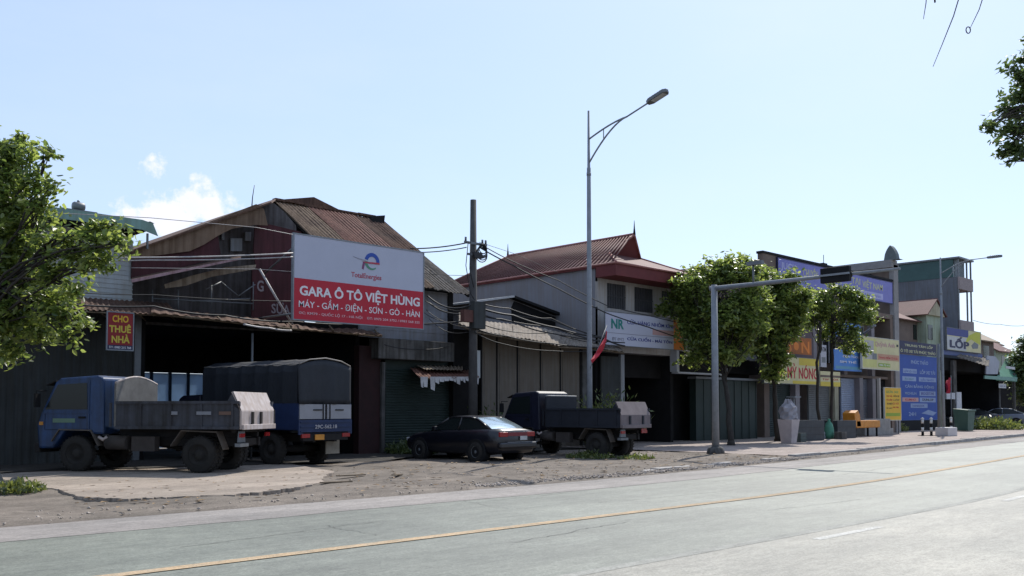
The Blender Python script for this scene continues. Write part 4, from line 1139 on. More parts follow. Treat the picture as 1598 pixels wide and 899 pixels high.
rect(.05, .95, .12, .22, flat('sign_olive', (.25, .36, .03)))
mb.build('board', t)
m = MB(GALV2)
for xx in (q[0] + .1, q[1] - .1): m.box(xx - .03, xx + .03, 24.29, 24.35, .07, q[3])
m.build('leg', t)

# ---- narrow house with the bell-shaped pediment
Gn = thing('narrow_house', 'tall narrow house with a bell-shaped pediment', 'building', (59.7, 25.6, 0))
nx0, nx1 = fx1 + .02, X(1403, 25.6)
zc = Z(1396, 414, 25.6)
PIL = mat('pale_pilaster', (.27, .255, .25), (.2, .19, .185), rough=.85)
m = MB(BROWNW); m.box(nx0 + .1, nx1 - .05, 25.8, 36, 0, zc - .2); m.build('wall', Gn)
m = MB(PIL); m.box(nx0 + .0, nx1, 25.5, 25.8, 0, zc); m.build('pilaster', Gn)
m = MB(PIL); m.box(nx0 - .35, nx1 + .1, 25.5, 36.4, zc - .2, zc + .05); m.box(nx0 - .25, nx1, 25.55, 36.2, zc + .05, zc + .3); m.build('cornice', Gn)
m = MB(mat('grey_green_render', (.14, .17, .17), (.09, .11, .11)))
bell = []
for i in range(13):
    u = -1 + 2 * i / 12; bell.append((u, (1 - abs(u) ** 1.2) ** .55 if abs(u) < 1 else 0))
bx = nx0 - .1; d_ = at(1389, 400, 1.0); yb = bx / d_.x
m.prism([(bx, yb + u * .52, zc + .3 + v * .95) for (u, v) in [(-1.25, 0)] + [(u * .8, v + .0) for (u, v) in bell] + [(1.25, 0)]], (.5, 0, 0))
m.build('pediment', Gn)
m = MB(DARK); m.box(nx0 - .02, nx0 + .09, 27, 29, zc - 1.3, zc - .45); m.build('window', Gn)

# ---- green-topped tube house
Hh = thing('tube_house', 'tall grey house with a dark green metal top storey and an open balcony', 'building', (82, 29.3, 5.62))
hx = X(1498, 29.3); hX1 = X(1519, 29.3); ztop = Z(1498, 405, 29.3)
z1_ = Z(1498, 433, 29.3)
m = MB(mat('blue_grey_render', (.15, .165, .19), (.105, .115, .135), scale=.5, rough=.95, streak=.15)); m.box(hx, hx + .25, 29.3, 42, 5.62, z1_); m.box(hx + .251, hX1, 40, 42, 5.62, z1_); m.box(hX1 - .25, hX1, 30.6, 40, 5.62, z1_); m.box(hx + .25, hX1 - .25, 30.6, 30.8, 5.62, Z(1498, 505, 29.3)); m.build('wall', Hh)
m = MB(mat('dark_green_sheet', (.045, .10, .095), (.03, .07, .068), scale=1, rough=.5)); m.box(hx - .03, hx + .1, 29.6, 42, z1_ + .01, ztop); m.box(hx - .03, hX1, 41.9, 42, z1_ + .01, ztop)
m.mat(mat('grey_green_sheet', (.13, .155, .165), (.1, .12, .13), rough=.5)); m.box(hx + .12, hX1 - .8, 29.5, 29.6, z1_ + .01, ztop); m.build('metal_storey', Hh)
m = MB(GALV2); m.box(hx - .15, hX1 + .15, 29.05, 42.3, ztop + .01, ztop + .15); m.build('roof', Hh)
BAL = mat('dull_pink_render', (.3, .25, .245), (.23, .19, .185), rough=.9)
zl = [(Z(1498, 452, 29.3), Z(1498, 433, 29.3)), (Z(1498, 515, 29.3), Z(1498, 500, 29.3))]
for (a, b_) in zl: m = MB(BAL); m.box(hx, hX1, 29.1, 29.25, a, b_); m.box(hx + .26, hx + .36, 29.25, 30.6, a, b_); m.box(hX1 - .12, hX1, 29.25, 30.6, a, b_); m.box(hx + .36, hX1 - .12, 29.25, 30.6, a - .02, a + .15); m.build('balcony', Hh)
for (xx, yy) in ((hx + .1, 29.2), ((hx + hX1) / 2 + .5, 29.2), (hX1 - .1, 29.2)): m = MB(GALV2); m.box(xx - .07, xx + .07, yy, yy + .1, zl[1][1], ztop); m.build('balcony_post', Hh)

# ---- small house with a red roof and mint front
K = thing('small_house', 'small mint and beige house with a red roof in front of the grey tube house', 'building', (66, 29, 0))
kx0, kx1, kx2 = X(1403, 29), X(1440, 29), X(1463, 29)
zk = Z(1450, 494, 29)
m = MB(BROWNW); m.box(kx0, kx1, 29.3, 36, 0, zk - .4); m.build('wall', K)
m = MB(MINT); m.box(kx1, kx2, 28.6, 36, 0, zk); m.build('front_bay', K)
m = MB(REDROOF); m.poly([(kx0 - .3, 28.9, zk - .5), (kx1 + .6, 28.9, zk - .5), (kx1 + .6, 32.5, zk + 1.1), (kx0 - .3, 32.5, zk + 1.1)]); m.poly([(kx0 - .3, 36, zk - .5), (kx1 + 3, 36, zk - .5), (kx1 + 3, 32.5, zk + 1.1), (kx0 - .3, 32.5, zk + 1.1)]); m.build('roof', K, solid=.08)
m = MB(CREAM); c = (kx1 + kx2) / 2; m.prism([(kx1 - .3, 28.4, zk), (kx2 + .3, 28.4, zk), (c, 28.4, zk + 1.2)], (0, .5, 0)); m.build('gable', K)
m = MB(REDROOF); m.poly([(kx1 - .5, 28.3, zk), (c, 28.3, zk + 1.3), (c, 34, zk + 1.3), (kx1 - .5, 34, zk)]); m.poly([(kx2 + .5, 28.3, zk), (c, 28.3, zk + 1.3), (c, 34, zk + 1.3), (kx2 + .5, 34, zk)]); m.build('porch_roof', K, solid=.08)
for (a, b_, y) in ((1451, 1458, 28.56), (1428, 1433, 29.26)):
    f = MB(GLASS); f.box(X(a, y), X(b_, y), y, y + .06, Z(a, 530, y), Z(a, 507, y)); f.build('window', K)

# ---- tall blue board and the tyre shop
t, mb, rect, txt, q = board('tall_board', 'tall blue board with rows of pale panels standing on the pavement', 'sign', 1405, 1466, 553, 559, 655, 655, 27.0, S_BLUE, flat('blue_trim', (.1, .16, .34)), .15)
txt('PHÚC THẢO', .28, .72, .87, .945, S_PANEL, .03); rect(.08, .42, .72, .79, S_PANEL); txt('LỐP Ô TÔ', .1, .4, .735, .775, S_BLUE, .01, .012); txt('LỐP XE TẢI', .5, .9, .72, .80, S_PANEL, .03)
rect(.06, .4, .6, .67, S_PANEL); txt('ẮC QUY', .12, .34, .615, .655, S_TEAL, .01, .012); rect(.47, .92, .6, .67, S_PANEL); txt('DẦU NHỚT', .52, .86, .615, .655, S_BLUE, .01, .012)
txt('CÂN BẰNG ĐỘNG', .12, .86, .485, .56, S_PANEL, .03)
txt('MICHELIN', .12, .4, .39, .43, S_PANEL, .02); rect(.48, .9, .375, .45, S_PANEL); txt('BRIDGESTONE', .52, .86, .39, .435, S_INK, .02, .012)
rect(.05, .45, .28, .345, S_PINK); txt('KUMHO', .12, .38, .295, .33, S_RED, .02, .012); rect(.48, .9, .275, .35, S_PANEL); txt('DUNLOP', .55, .84, .295, .335, S_BK, .03, .012)
rect(.25, .68, .185, .255, S_PANEL); txt('HANKOOK', .3, .6, .2, .235, S_INK, .01, .012); txt('24H', .2, .38, .06, .12, S_PANEL, .02)
mb.mat(S_PANEL); x0, x1, z0, z1 = q
def uvp(u, v): return (x0 + (x1 - x0) * u, 26.99, z0 + (z1 - z0) * v)
mb.prism([uvp(.52, .1), uvp(.7, .155), uvp(.92, .11), uvp(.82, .06)], (0, .0095, 0))
mb.build('board', t)
m = MB(BLACK); m.box(x0 + .1, x1 - .1, 27.16, 27.4, .07, z1); m.box(x0 - .1, x1 + .2, 26.98, 27.3, .07, z0 - .06); m.build('support', t)
t, mb, rect, txt, q = board('fascia_board', 'navy double fascia with yellowish lettering above the tall blue board', 'sign', 1405, 1463, 533, 536.5, 551, 556, 26.9, S_NAVY, None, .12)
txt('TRUNG TÂM LỐP', .14, .9, .58, .88, S_PALEY, .02); rect(0, 1, .46, .5, S_BK); txt('Ô TÔ XE TẢI PHÚC THẢO', .03, .97, .08, .38, S_PALEY, .02)
mb.build('board', t)
t, mb, rect, txt, q = board('roof_sign', 'white and yellow LỐP tyre sign with a blue header', 'sign', 1480, 1533, 517, 514, 548, 549, 28.0, S_CREAM, GALV2, .12)
mb.mat(S_WHITE); rect(0, .55, .02, .62, flat('panel_white', (.5, .5, .5))); rect(0, .62, .66, 1, S_INK); txt('LỐP', .07, .64, .1, .64, S_NAVY, .05, .014)
mb.mat(flat('sign_lime', (.5, .5, .05))); x0, x1, z0, z1 = q
def uvq(u, v): return (x0 + (x1 - x0) * u, 27.992, z0 + (z1 - z0) * v)
mb.prism([uvq(.5, .35), uvq(.62, .75), uvq(.85, .98), uvq(.98, .98), uvq(.98, .38), uvq(.7, .6)], (0, .0075, 0))
mb.mat(GALV2); mb.prism([uvq(.7, .3), uvq(.8, .5), uvq(.92, .4), uvq(.9, .2), uvq(.74, .16)], (0, .0075, 0))
mb.build('board', t)
I = thing('tyre_shop', 'open dark tyre shop under the LỐP sign', 'building', (82, 28.5, 0))
ix0, ix1 = X(1467, 28.4), X(1560, 28.4)
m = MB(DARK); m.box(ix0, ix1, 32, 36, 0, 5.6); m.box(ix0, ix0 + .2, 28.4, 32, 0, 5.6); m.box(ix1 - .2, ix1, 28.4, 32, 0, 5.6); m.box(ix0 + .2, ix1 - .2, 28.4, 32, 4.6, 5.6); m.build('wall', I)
m = MB(flat('blue_band', (.08, .11, .26))); m.box(ix0 + .3, X(1535, 28.2), 28.2, 28.38, Z(1500, 556, 28.2), Z(1500, 549.5, 28.2)); m.build('fascia', I)
m = MB(ASB); m.corr(at(1492, 556, 27.8), at(1543, 572, 26.2), at(1545, 560, 28.3), at(1500, 552, 28.3), .3, .03); m.build('awning', I, solid=.02)
m = MB(CONC_D); m.box(X(1487, 28.2), X(1492, 28.2), 28.1, 28.35, 0, 5.4); m.build('column', I)
m = MB(flat('white_jamb', (.5, .5, .52))); m.box(X(1493.5, 28), X(1501, 28), 28.0, 28.08, 0.4, Z(1497, 612, 28)); m.box(X(1477, 28), X(1490, 28), 27.95, 28.05, Z(1485, 623, 28), Z(1485, 613, 28)); m.build('door_panel', I)
J = thing('garage_shed', 'low shed with a green awning and pale gable panel at the far right', 'building', (100, 30, 0))
jx0, jx1 = ix1 + .05, 112
m = MB(DARK); m.box(jx0, jx1, 32, 38, 0, 5); m.box(jx1 - .3, jx1, 28.6, 32, 0, 5); m.build('wall', J)
m = MB(flat('green_canvas', (.08, .22, .15))); a = [at(1554, 592, 28.0), at(1586, 594, 28.0), at(1588, 556, 30.5), at(1572, 553, 30.5)]; m.prism(a, (.1, 0, -.1)); m.build('awning', J)
m = MB(flat('pale_panel', (.34, .35, .4))); m.prism(pl(27.9, [(1539, 584), (1557, 584), (1560, 565), (1553, 556), (1540, 555)]), (0, .1, 0)); m.build('gable_panel', J)
m = MB(flat('green_edge', (.16, .3, .25))); m.prism(pl(27.7, [(1537, 586), (1588, 589), (1587, 595), (1537, 591)]), (0, .1, 0)); m.build('awning_edge', J)
m = MB(flat('panel_white', (.5, .5, .5))); m.prism(pl(27.6, [(1570, 571), (1584, 573), (1584, 577), (1570, 575)]), (0, .05, 0)); m.build('awning_label', J)
for px in (1559, 1583): m = MB(CONC_D); m.box(X(px, 28.5) - .12, X(px, 28.5) + .12, 28.4, 28.6, 0, 4.8); m.build('post', J)
t, mb, rect, txt, q = board('hanging_sign', 'small white sign hanging under the green awning', 'sign', 1560, 1571, 599, 599, 605.5, 606, 28.0, flat('panel_white', (.5, .5, .5)), None, .05)
txt('RỬA XE', .1, .9, .3, .7, S_INK, .01); mb.build('board', t)
# houses further on
def gable_house(label, px0, px1, Y, ze, zr, wm, rm, dy=8, group=None):
    x0, x1 = X(px0, Y), X(px1, Y); c = (x0 + x1) / 2
    t = thing('distant_house', label, 'house', (c, Y, 0), group=group)
    m = MB(wm); m.box(x0, x1, Y, Y + dy, 0, ze); m.prism([(x0, Y, ze), (x0, Y + dy, ze), (x0, Y + dy / 2, zr)], (x1 - x0, 0, 0)); m.build('wall', t)
    m = MB(rm); m.poly([(x0 - .4, Y - .5, ze - .25), (x1 + .4, Y - .5, ze - .25), (x1 + .4, Y + dy / 2, zr + .1), (x0 - .4, Y + dy / 2, zr + .1)]); m.poly([(x0 - .4, Y + dy + .5, ze - .25), (x1 + .4, Y + dy + .5, ze - .25), (x1 + .4, Y + dy / 2, zr + .1), (x0 - .4, Y + dy / 2, zr + .1)]); m.build('roof', t, solid=.12)
    f = MB(GLASS); f.box(c - .8, c + .8, Y - .03, Y + .02, ze - 1.9, ze - .7); f.build('window', t)
gable_house('house with a pale tan tiled roof beyond the tyre sign', 1528, 1553, 34, Z(1540, 529, 34), Z(1540, 512, 38), BROWNW, mat('tan_tiles', (.35, .28, .2), (.25, .2, .15)))
gable_house('house with a dull red roof just left of the far trees', 1556, 1580, 38, Z(1565, 546, 38), Z(1565, 529, 42), MINT, REDROOF)
gable_house('grey house in the gap between the far red roof and the tan roof', 1550, 1562, 42, Z(1552, 535, 42), Z(1552, 521, 46), PLAST, RUST)

# ================================================================== vehicles (x forward, y left)
def wheel(parent, x, y, r, wd, side, tyre=RUBBER, rimm=None):
    s = 1 if side > 0 else -1
    m = MB(tyre)
    prof = [(r * .6, -wd / 2), (r * .9, -wd / 2), (r * .98, -wd * .38), (r, -wd * .2), (r, wd * .2), (r * .98, wd * .38), (r * .9, wd / 2), (r * .6, wd / 2)]
    m.lathe((x, y, r), prof, 28, 'Y')
    for k in range(28):
        a = 2 * math.pi * k / 28; M_ = Matrix.Translation((x, y, r)) @ Matrix.Rotation(a, 4, 'Y')
        m.box(-.012, .03, -wd * .42, wd * .42, r - .005, r + .012, M_)
    w_ = m.build('wheel', parent, world=False)
    m = MB(rimm or RUBBER)
    m.lathe((x, y, r), [(r * .62, -wd * .4 * s), (r * .62, wd * .42 * s), (r * .57, wd * .46 * s), (r * .5, wd * .2 * s), (r * .3, wd * .12 * s), (r * .26, wd * .3 * s), (r * .14, wd * .42 * s), (0, wd * .42 * s)], 24, 'Y')
    for k in range(6):
        a = 2 * math.pi * k / 6; m.tube([(x + r * .38 * math.cos(a), y + wd * .14 * s, r + r * .38 * math.sin(a)), (x + r * .38 * math.cos(a), y + wd * .22 * s, r + r * .38 * math.sin(a))], r * .035, 6)
    m.build('rim', w_, world=False)
BLUE = mat('truck_blue', (.018, .055, .155), (.012, .032, .085), scale=3, rough=.45, spec=.45, streak=.35, fine=.1)
BEDB = mat('bed_grey_blue', (.07, .077, .1), (.04, .041, .045), scale=1.6, rough=.8, streak=.35)
TAILW = mat('tailgate_pale', (.52, .47, .46), (.36, .31, .29), scale=3, rough=.7, streak=.2)
CHAS = mat('chassis_dark', (.018, .016, .015), (.010, .009, .009), scale=5, rough=.9)
DKBLUE = mat('deep_navy', (.010, .012, .028), (.006, .007, .016), scale=2, rough=.4, spec=.5)
GLW = mat('lamp_lens', (.5, .5, .5), rough=.2)
REDL = mat('tail_lens', (.35, .02, .02), rough=.25)
AMB = mat('amber_lens', (.6, .25, .03), rough=.3)

def tipper(name, label, loc, ang, scale, body, bed, tail, group, seed, plate, head, letters=True):
    t = thing(name, label, 'truck', loc, R(ang), group, scale)
    WB, Wd = 3.2, 1.8; h = Wd / 2
    # cab: side profile extruded across the width
    prof = [(WB + 1.0, .62), (WB + 1.04, 1.1), (WB + .92, 1.42), (WB + .55, 2.18), (WB + .42, 2.28), (WB - .62, 2.33), (WB - .72, 2.26), (WB - .75, .95), (WB - .52, .95), (WB - .48, .95)]
    arch = [(WB - .5 + .0, .86)] + [(WB + .52 * math.cos(a), .42 + .56 * math.sin(a)) for a in [R(v) for v in (125, 100, 75, 50, 25)]]
    full = [(WB + 1.0, .55), (WB + 1.06, 1.12), (WB + .95, 1.42), (WB + .58, 2.16), (WB + .45, 2.26), (WB - .55, 2.32), (WB - .72, 2.25), (WB - .75, .9), (WB - .45, .9), (WB - .3, .98), (WB + .3, .98), (WB + .5, .72), (WB + .62, .55)]
    m = MB(body); m.prism([(x, h - .04, z) for (x, z) in full], (0, -Wd + .08, 0)); m.build('cab', t, world=False, bevel=.05)
    # glass
    m = MB(GLASS)
    m.prism([(WB + .93, h - .12, 1.5), (WB + .60, h - .16, 2.12), (WB + .615, h - .16, 2.13), (WB + .955, h - .12, 1.5)], (0, -Wd + .26, 0)); m.build('windscreen', t, world=False)
    for s in (1, -1):
        m = MB(GLASS); y = s * (h - .036)
        m.prism([(WB + .83, y, 1.5), (WB + .5, y, 2.1), (WB - .28, y, 2.14), (WB - .3, y, 1.5)], (0, s * .006, 0)); m.build('side_window', t, world=False)
        m = MB(body)
        m.prism([(WB + .9, y, 1.44), (WB + .9, y, 1.40), (WB - .4, y, 1.40), (WB - .4, y, 1.44)], (0, s * .012, 0))
        m.prism([(WB - .36, y, 2.2), (WB - .36, y, 1.0), (WB - .33, y, 1.0), (WB - .33, y, 2.2)], (0, s * .012, 0))
        m.mat(BLACK)
        y2 = s * (h - .0395)
        for (xa_, xb2, za_, zb2) in ((WB - .345, WB - .335, 1.0, 2.2), (WB + .83, WB + .84, 1.02, 1.42), (WB - .34, WB + .84, 1.0, 1.01)):
            m.box(xa_, xb2, min(y2, y2 + s * .006), max(y2, y2 + s * .006), za_, zb2)
        m.mat(AMB); m.box(WB + .88, WB + .98, min(y2, y2 + s * .02), max(y2, y2 + s * .02), 1.12, 1.2)
        m.build('door_trim', t, world=False)
        m = MB(BLACK); m.box(WB - .25, WB - .08, y - .01, y + .03 * s if s > 0 else y + .01, 1.28, 1.33) if s > 0 else m.box(WB - .25, WB - .08, y - .03, y + .01, 1.28, 1.33); m.build('door_handle', t, world=False)
        m = MB(BLACK); m.tube([(WB + .8, s * (h - .05), 1.95), (WB + .95, s * (h + .14), 1.95), (WB + .95, s * (h + .14), 1.75)], .014, 6); m.box(WB + .9, WB + .95, s * (h + .14) - .09, s * (h + .14) + .09, 1.55, 1.88); m.build('wing_mirror', t, world=False)
        m = MB(GLW); m.tube([(WB + 1.0, s * .62, .88), (WB + 1.075, s * .62, .88)], .1, 14); m.build('headlight', t, world=False)
        m = MB(CHAS if body is not BLUE else mat('dusty_fender', (.12, .1, .085), (.07, .06, .05), rough=.9))
        pts = [(WB - .62, .62), (WB - .42, .98), (WB + .42, 1.0), (WB + .62, .72)]
        for a, b_ in zip(pts, pts[1:]): m.prism([(a[0], s * (h - .28), a[1]), (b_[0], s * (h - .28), b_[1]), (b_[0], s * (h - .28), b_[1] + .03), (a[0], s * (h - .28), a[1] + .03)], (0, s * .3, 0))
        m.build('front_fender', t, world=False)
        m = MB(mat('dusty_fender', (.12, .1, .085), (.07, .06, .05), rough=.9))
        pts = [(-.62, .55), (-.45, .95), (.45, .98), (.72, .62)] if s > 0 else [(-.6, .6), (-.4, .95), (.4, .95), (.6, .6)]
        for a, b_ in zip(pts, pts[1:]): m.prism([(a[0], s * (h - .34), a[1]), (b_[0], s * (h - .34), b_[1]), (b_[0], s * (h - .34), b_[1] + .03), (a[0], s * (h - .34), a[1] + .03)], (0, s * .3, 0))
        m.build('mudguard', t, world=False)
    if letters:
        m = MB(flat('door_green_label', (.12, .2, .14))); m.box(WB + .02, WB + .62, h - .034, h - .03, 1.18, 1.28); m.build('door_label', t, world=False)
    m = MB(CHAS); m.box(WB + .98, WB + 1.12, -h + .05, h - .05, .45, .68); m.build('bumper', t, world=False, bevel=.02)
    m = MB(BLACK); m.box(WB + 1.0, WB + 1.065, -.5, .5, .8, 1.02)
    for k in range(4): m.box(WB + 1.06, WB + 1.08, -.5, .5, .82 + k * .05, .84 + k * .05)
    m.build('grille', t, world=False)
    m = MB(BLACK)
    for y_ in (.3, -.35): m.tube([(WB + .97, y_, 1.47), (WB + .80, y_ + .32, 1.83)], .009, 5)
    m.build('wiper', t, world=False)
    m = MB(CHAS); m.prism([(WB + .62, -h + .1, 2.18), (WB + .86, -h + .12, 2.08), (WB + .86, -h + .12, 2.11), (WB + .62, -h + .1, 2.21)], (0, Wd - .22, 0)); m.build('sun_visor', t, world=False)
    # chassis
    m = MB(CHAS)
    for s in (1, -1): m.box(-.95, WB + .9, s * .38 - .05, s * .38 + .05, .62, .82)
    m.tube([(0, -h + .25, .42), (0, h - .25, .42)], .09, 10); m.tube([(WB, -h + .25, .42), (WB, h - .25, .42)], .06, 8)
    m.tube([(.1, 0, .45), (WB - .6, 0, .75)], .05, 8)
    for x_ in (-.85, .9, 1.8, WB - .7): m.box(x_ - .05, x_ + .05, -.38, .38, .64, .8)
    m.box(.95, 1.35, -.5, -.85, .45, .85); m.box(-.9, -.8, -.8, .8, .95, 1.08); m.box(-.9, 2.3, -.45, -.35, .83, 1.06); m.box(-.9, 2.3, .35, .45, .83, 1.06)
    for s in (1, -1): m.tube([(1.0, s * .2, .7), (1.7, s * .2, 1.05)], .05, 8)
    m.build('chassis', t, world=False)
    m = MB(mat('battery_box', (.06, .05, .045), rough=.9)); m.box(1.15, 1.75, h - .3, h - .08, .5, .85); m.tube([(1.9, h - .2, .7), (2.45, h - .2, .7)], .17, 14); m.build('fuel_tank', t, world=False)
    m = MB(TAILW); m.tube([(WB - .58, h - .1, .83), (WB - .72, h - .06, .77), (WB - .8, h - .1, .84)], .045, 6); m.tube([(WB - .92, .5, 1.55), (WB - .98, .5, 1.95)], .04, 8); m.tube([(WB - .95, .3, 1.0), (WB - 1.0, .6, 1.25), (WB - .95, .7, 1.4)], .025, 6); m.build('pipework', t, world=False)
    # bed
    b0, b1, z0, z1 = -1.05, 2.12, 1.08, 1.68
    m = MB(bed)
    for s in (1, -1):
        m.box(b0, b1, s * h - (.05 if s > 0 else 0), s * h + (0 if s > 0 else .05), z0, z1)
        for k in range(5): x_ = b0 + .15 + k * .78; ya = s * h; m.box(x_, x_ + .06, min(ya, ya + s * .03), max(ya, ya + s * .03), z0, z1 - .02)
        yy = s * h; m.box(b0, b1, min(yy, yy + s * .035), max(yy, yy + s * .035), z1 - .05, z1 + .015); m.box(b0, b1, min(yy, yy + s * .04), max(yy, yy + s * .04), z0 - .05, z0 + .02)
    m.box(b0, b1, -h + .05, h - .05, z0 - .04, z0 + .04)
    m.build('bed', t, world=False)
    hd = MB(mat('headboard_grey', (.17, .165, .155), (.1, .095, .09), scale=3, rough=.8) if head else bed)
    n = 10; top = [(b1, -h + 2 * h * i / n, 2.12 + (.16 if head else .0) * math.sin(math.pi * i / n)) for i in range(n + 1)]
    hd.prism([(b1, -h, z0)] + top + [(b1, h, z0)], (.05, 0, 0)); hd.build('headboard', t, world=False)
    hr = MB(TAILW if head else GRMETAL); hr.tube([(p[0] + .02, p[1], p[2] + .02) for p in top], .028, 6)
    hr.build('headboard_rim', t, world=False)
    # tailgate: lower panel upright, upper lip leaning over the bed
    tg = MB(tail)
    tg.box(b0 - .05, b0, -h, h, z0 - .05, z1 - .22)
    tg.prism([(b0 - .05, -h, z1 - .22), (b0, -h, z1 - .22), (b0 + .22, -h, z1 + .22), (b0 + .17, -h, z1 + .24)], (0, 2 * h, 0))
    tg.box(b0 - .1, b0 - .05, -h + .02, h - .02, z0 - .06, z0 + .06)
    tgo = tg.build('tailgate', t, world=False, bevel=.01)
    m = MB(CHAS if head else bed)
    for y in (.35, -.1) if head else (.4, -.4): m.box(b0 - .085, b0 - .052, y - .05, y + .05, z0 + .07, z1 - .24)
    m.box(b0 - .06, b0 + .05, -h - .015, -h + .03, z0, z1 - .2); m.build('tailgate_bar', tgo, world=False)
    for s in (1, -1): m = MB(bed); m.prism([(b0, s * h, z1 - .2), (b0 + .32, s * h, z1), (b0 + .17, s * h, z1 + .24), (b0 - .04, s * h, z1 - .2)], (0, -s * .04, 0)); m.build('tail_cheek', t, world=False)
    m = MB(GALV2); m.prism([(b0 + .1, h - .4, .72), (b0 + .1, h - .1, .72), (b0 + .1, h - .14, .98), (b0 + .1, h - .36, .98)], (-.06, 0, 0)); m.box(b0 - .02, b0 + .12, h - .45, h - .02, .62, .7); m.build('tail_bracket', t, world=False)
    for s in (1, -1):
        m = MB(REDL); m.box(b0 + .02, b0 + .06, s * .68 - .11, s * .68 + .11, .84, .93); m.build('tail_light', t, world=False)
    if plate:
        m = MB(plate); m.box(b0 + .0, b0 + .02, -.72, -.4, .84, 1.0); m.build('number_plate', t, world=False)
    if letters:
        for (a, b_, mm) in ((.5, .66, flat('bed_label', (.22, .23, .26))), (-.35, .02, flat('bed_label', (.22, .23, .26))), (-.85, -.55, flat('bed_label_red', (.14, .085, .065)))): m = MB(mm); m.box(a, b_, h + .032, h + .036, 1.37, 1.45); m.build('bed_label', t, world=False)
    for s in (1, -1):
        wheel(t, WB, s * (h - .14), .43, .22, s); wheel(t, 0, s * (h - .14), .43, .22, s)
        wheel(t, 0, s * (h - .38), .43, .2, s)
    return t
def gl(px, py, z=0): p = gnd(px, py, z); return p
TR1 = 126
p = gl(311, 738.5, .08); hv = Vector((math.cos(R(TR1)), math.sin(R(TR1)), 0)); lv = Vector((-hv.y, hv.x, 0))
o = p - lv * .76
tipper('tipper_truck', 'blue-cabbed tipper truck with a grey bed and pale tailgate parked on the left', (o.x, o.y, .085), TR1, .955, BLUE, BEDB, TAILW, 'small tipper trucks parked before the shops', 1, None, True)
TR2 = 95
p = gl(932, 716); hv = Vector((math.cos(R(TR2)), math.sin(R(TR2)), 0)); lv = Vector((-hv.y, hv.x, 0))
o = p - lv * .68
DULL = mat('tail_pinkgrey', (.2, .165, .165), (.13, .105, .105), scale=3, rough=.8)
NAVYBED = mat('bed_navy', (.016, .019, .028), (.010, .012, .017), scale=2, rough=.7)
tipper('tipper_truck', 'dark navy tipper truck with a dull pink-grey tailgate behind the street lamp', (o.x, o.y, .03), TR2, .90, DKBLUE, NAVYBED, DULL, 'small tipper trucks parked before the shops', 2, REDL, False, letters=False)

# ---- tarpaulin truck seen from behind
TA = 101.6
c0 = dep(464, 640, 23.55); c0.z = 0
hv = Vector((math.cos(R(TA)), math.sin(R(TA)), 0)); lv = Vector((-hv.y, hv.x, 0))
o = c0 - lv * .95
T = thing('tarpaulin_truck', 'box truck with a dark tarpaulin cover and blue tail, its rear to the road', 'truck', (o.x, o.y, .05), R(TA))
h = .95
TARP = mat('tarpaulin', (.017, .02, .027), (.010, .012, .016), scale=1.5, rough=.65, bump=.3, bscale=6)
TBLUE = mat('tail_blue', (.014, .03, .09), (.009, .018, .055), rough=.5)
m = MB(TARP)
prof = [(-h, 1.62), (-h, 2.45), (-h + .04, 2.62), (-h * .6, 2.74), (0, 2.80), (h * .6, 2.74), (h - .04, 2.62), (h, 2.45), (h, 1.62)]
bars = [.0 + k * .54 for k in range(8)]
b = len(m.v); n = len(prof); m.smooth = False
rows = []
for k, x in enumerate([i * .135 for i in range(29)]):
    ph = (x % .54) / .54; sag = .035 * math.sin(math.pi * ph)
    rows.append([(x, y * (1 - sag * .6) , z - (sag if z > 2 else 0) + rng.uniform(-.004, .004)) for (y, z) in prof])
for r_ in rows: m.v += r_
for i in range(len(rows) - 1):
    for j in range(n - 1): k = b + i * n + j; m.face([k, k + 1, k + n + 1, k + n])
m.v += rows[-1]; m.face(list(range(len(m.v) - n, len(m.v))))
# rear curtain with soft folds
b = len(m.v); cols_ = 24; m.smooth = True
for i in range(cols_ + 1):
    y = h - 2 * h * i / cols_
    top_ = 2.62 + .18 * math.cos(y / h * 1.45) - .04
    for j in range(9):
        z = 1.6 + (top_ - 1.6) * j / 8; fold = .05 * math.sin(y * 6 + .9 * (z - 1.6)) * (1 - j / 9) * (.6 + .4 * math.sin(y * 17))
        m.v.append((-.02 + fold - .02 * (8 - j) / 8, y, z))
for i in range(cols_):
    for j in range(8): k = b + i * 9 + j; m.face([k, k + 9, k + 10, k + 1])
m.smooth = False
m.build('tarpaulin', T, world=False, solid=.012)
m = MB(mat('tarp_edge_light', (.3, .27, .24), (.14, .13, .12), scale=8, rough=.7)); m.tube([(-.02, y, z + .012) for (y, z) in prof[2:7]], .018, 6); m.tube([(x, h - .05, 2.63 + .01 * math.sin(x * 9)) for x in [i * .2 for i in range(20)]], .015, 6); m.build('rope_edge', T, world=False)
m = MB(TBLUE); m.box(-.03, 3.8, h - .05, h, .95, 1.62); m.box(-.03, 3.8, -h, -h + .05, .95, 1.62); m.box(3.75, 3.8, -h + .05, h - .05, .95, 1.62); m.box(0, 3.75, -h + .05, h - .05, .93, 1.0); m.build('bed', T, world=False)
m = MB(TBLUE); m.box(-.06, -.031, -h, h, .82, 1.2)
for z in (.9, 1.02, 1.14): m.box(-.085, -.06, -h + .05, h - .05, z - .015, z + .015)
m.text('29C - 356.18', .0, .85, 1.03, 1.11, 0, S_PANEL) if False else None
tg = m.build('tail_panel', T, world=False)
m = MB(flat('panel_grey_white', (.27, .27, .29)))
for (a, b_) in ((.04, h - .03), (-h + .03, -.04)):
    m = MB(flat('panel_grey_white', (.27, .27, .29))); m.box(-.06, -.031, a, b_, 1.22, 1.6); d = m.build('rear_door', T, world=False)
    m = MB(BLACK); s_ = 1 if a > 0 else -1; m.box(-.08, -.06, a + .12 if a > 0 else a + .3, (a + .42) if a > 0 else a + .6, 1.44, 1.47); m.tube([(-.075, s_ * .12, 1.2), (-.075, s_ * .12, 1.62)], .015, 6); m.build('latch', d, world=False)
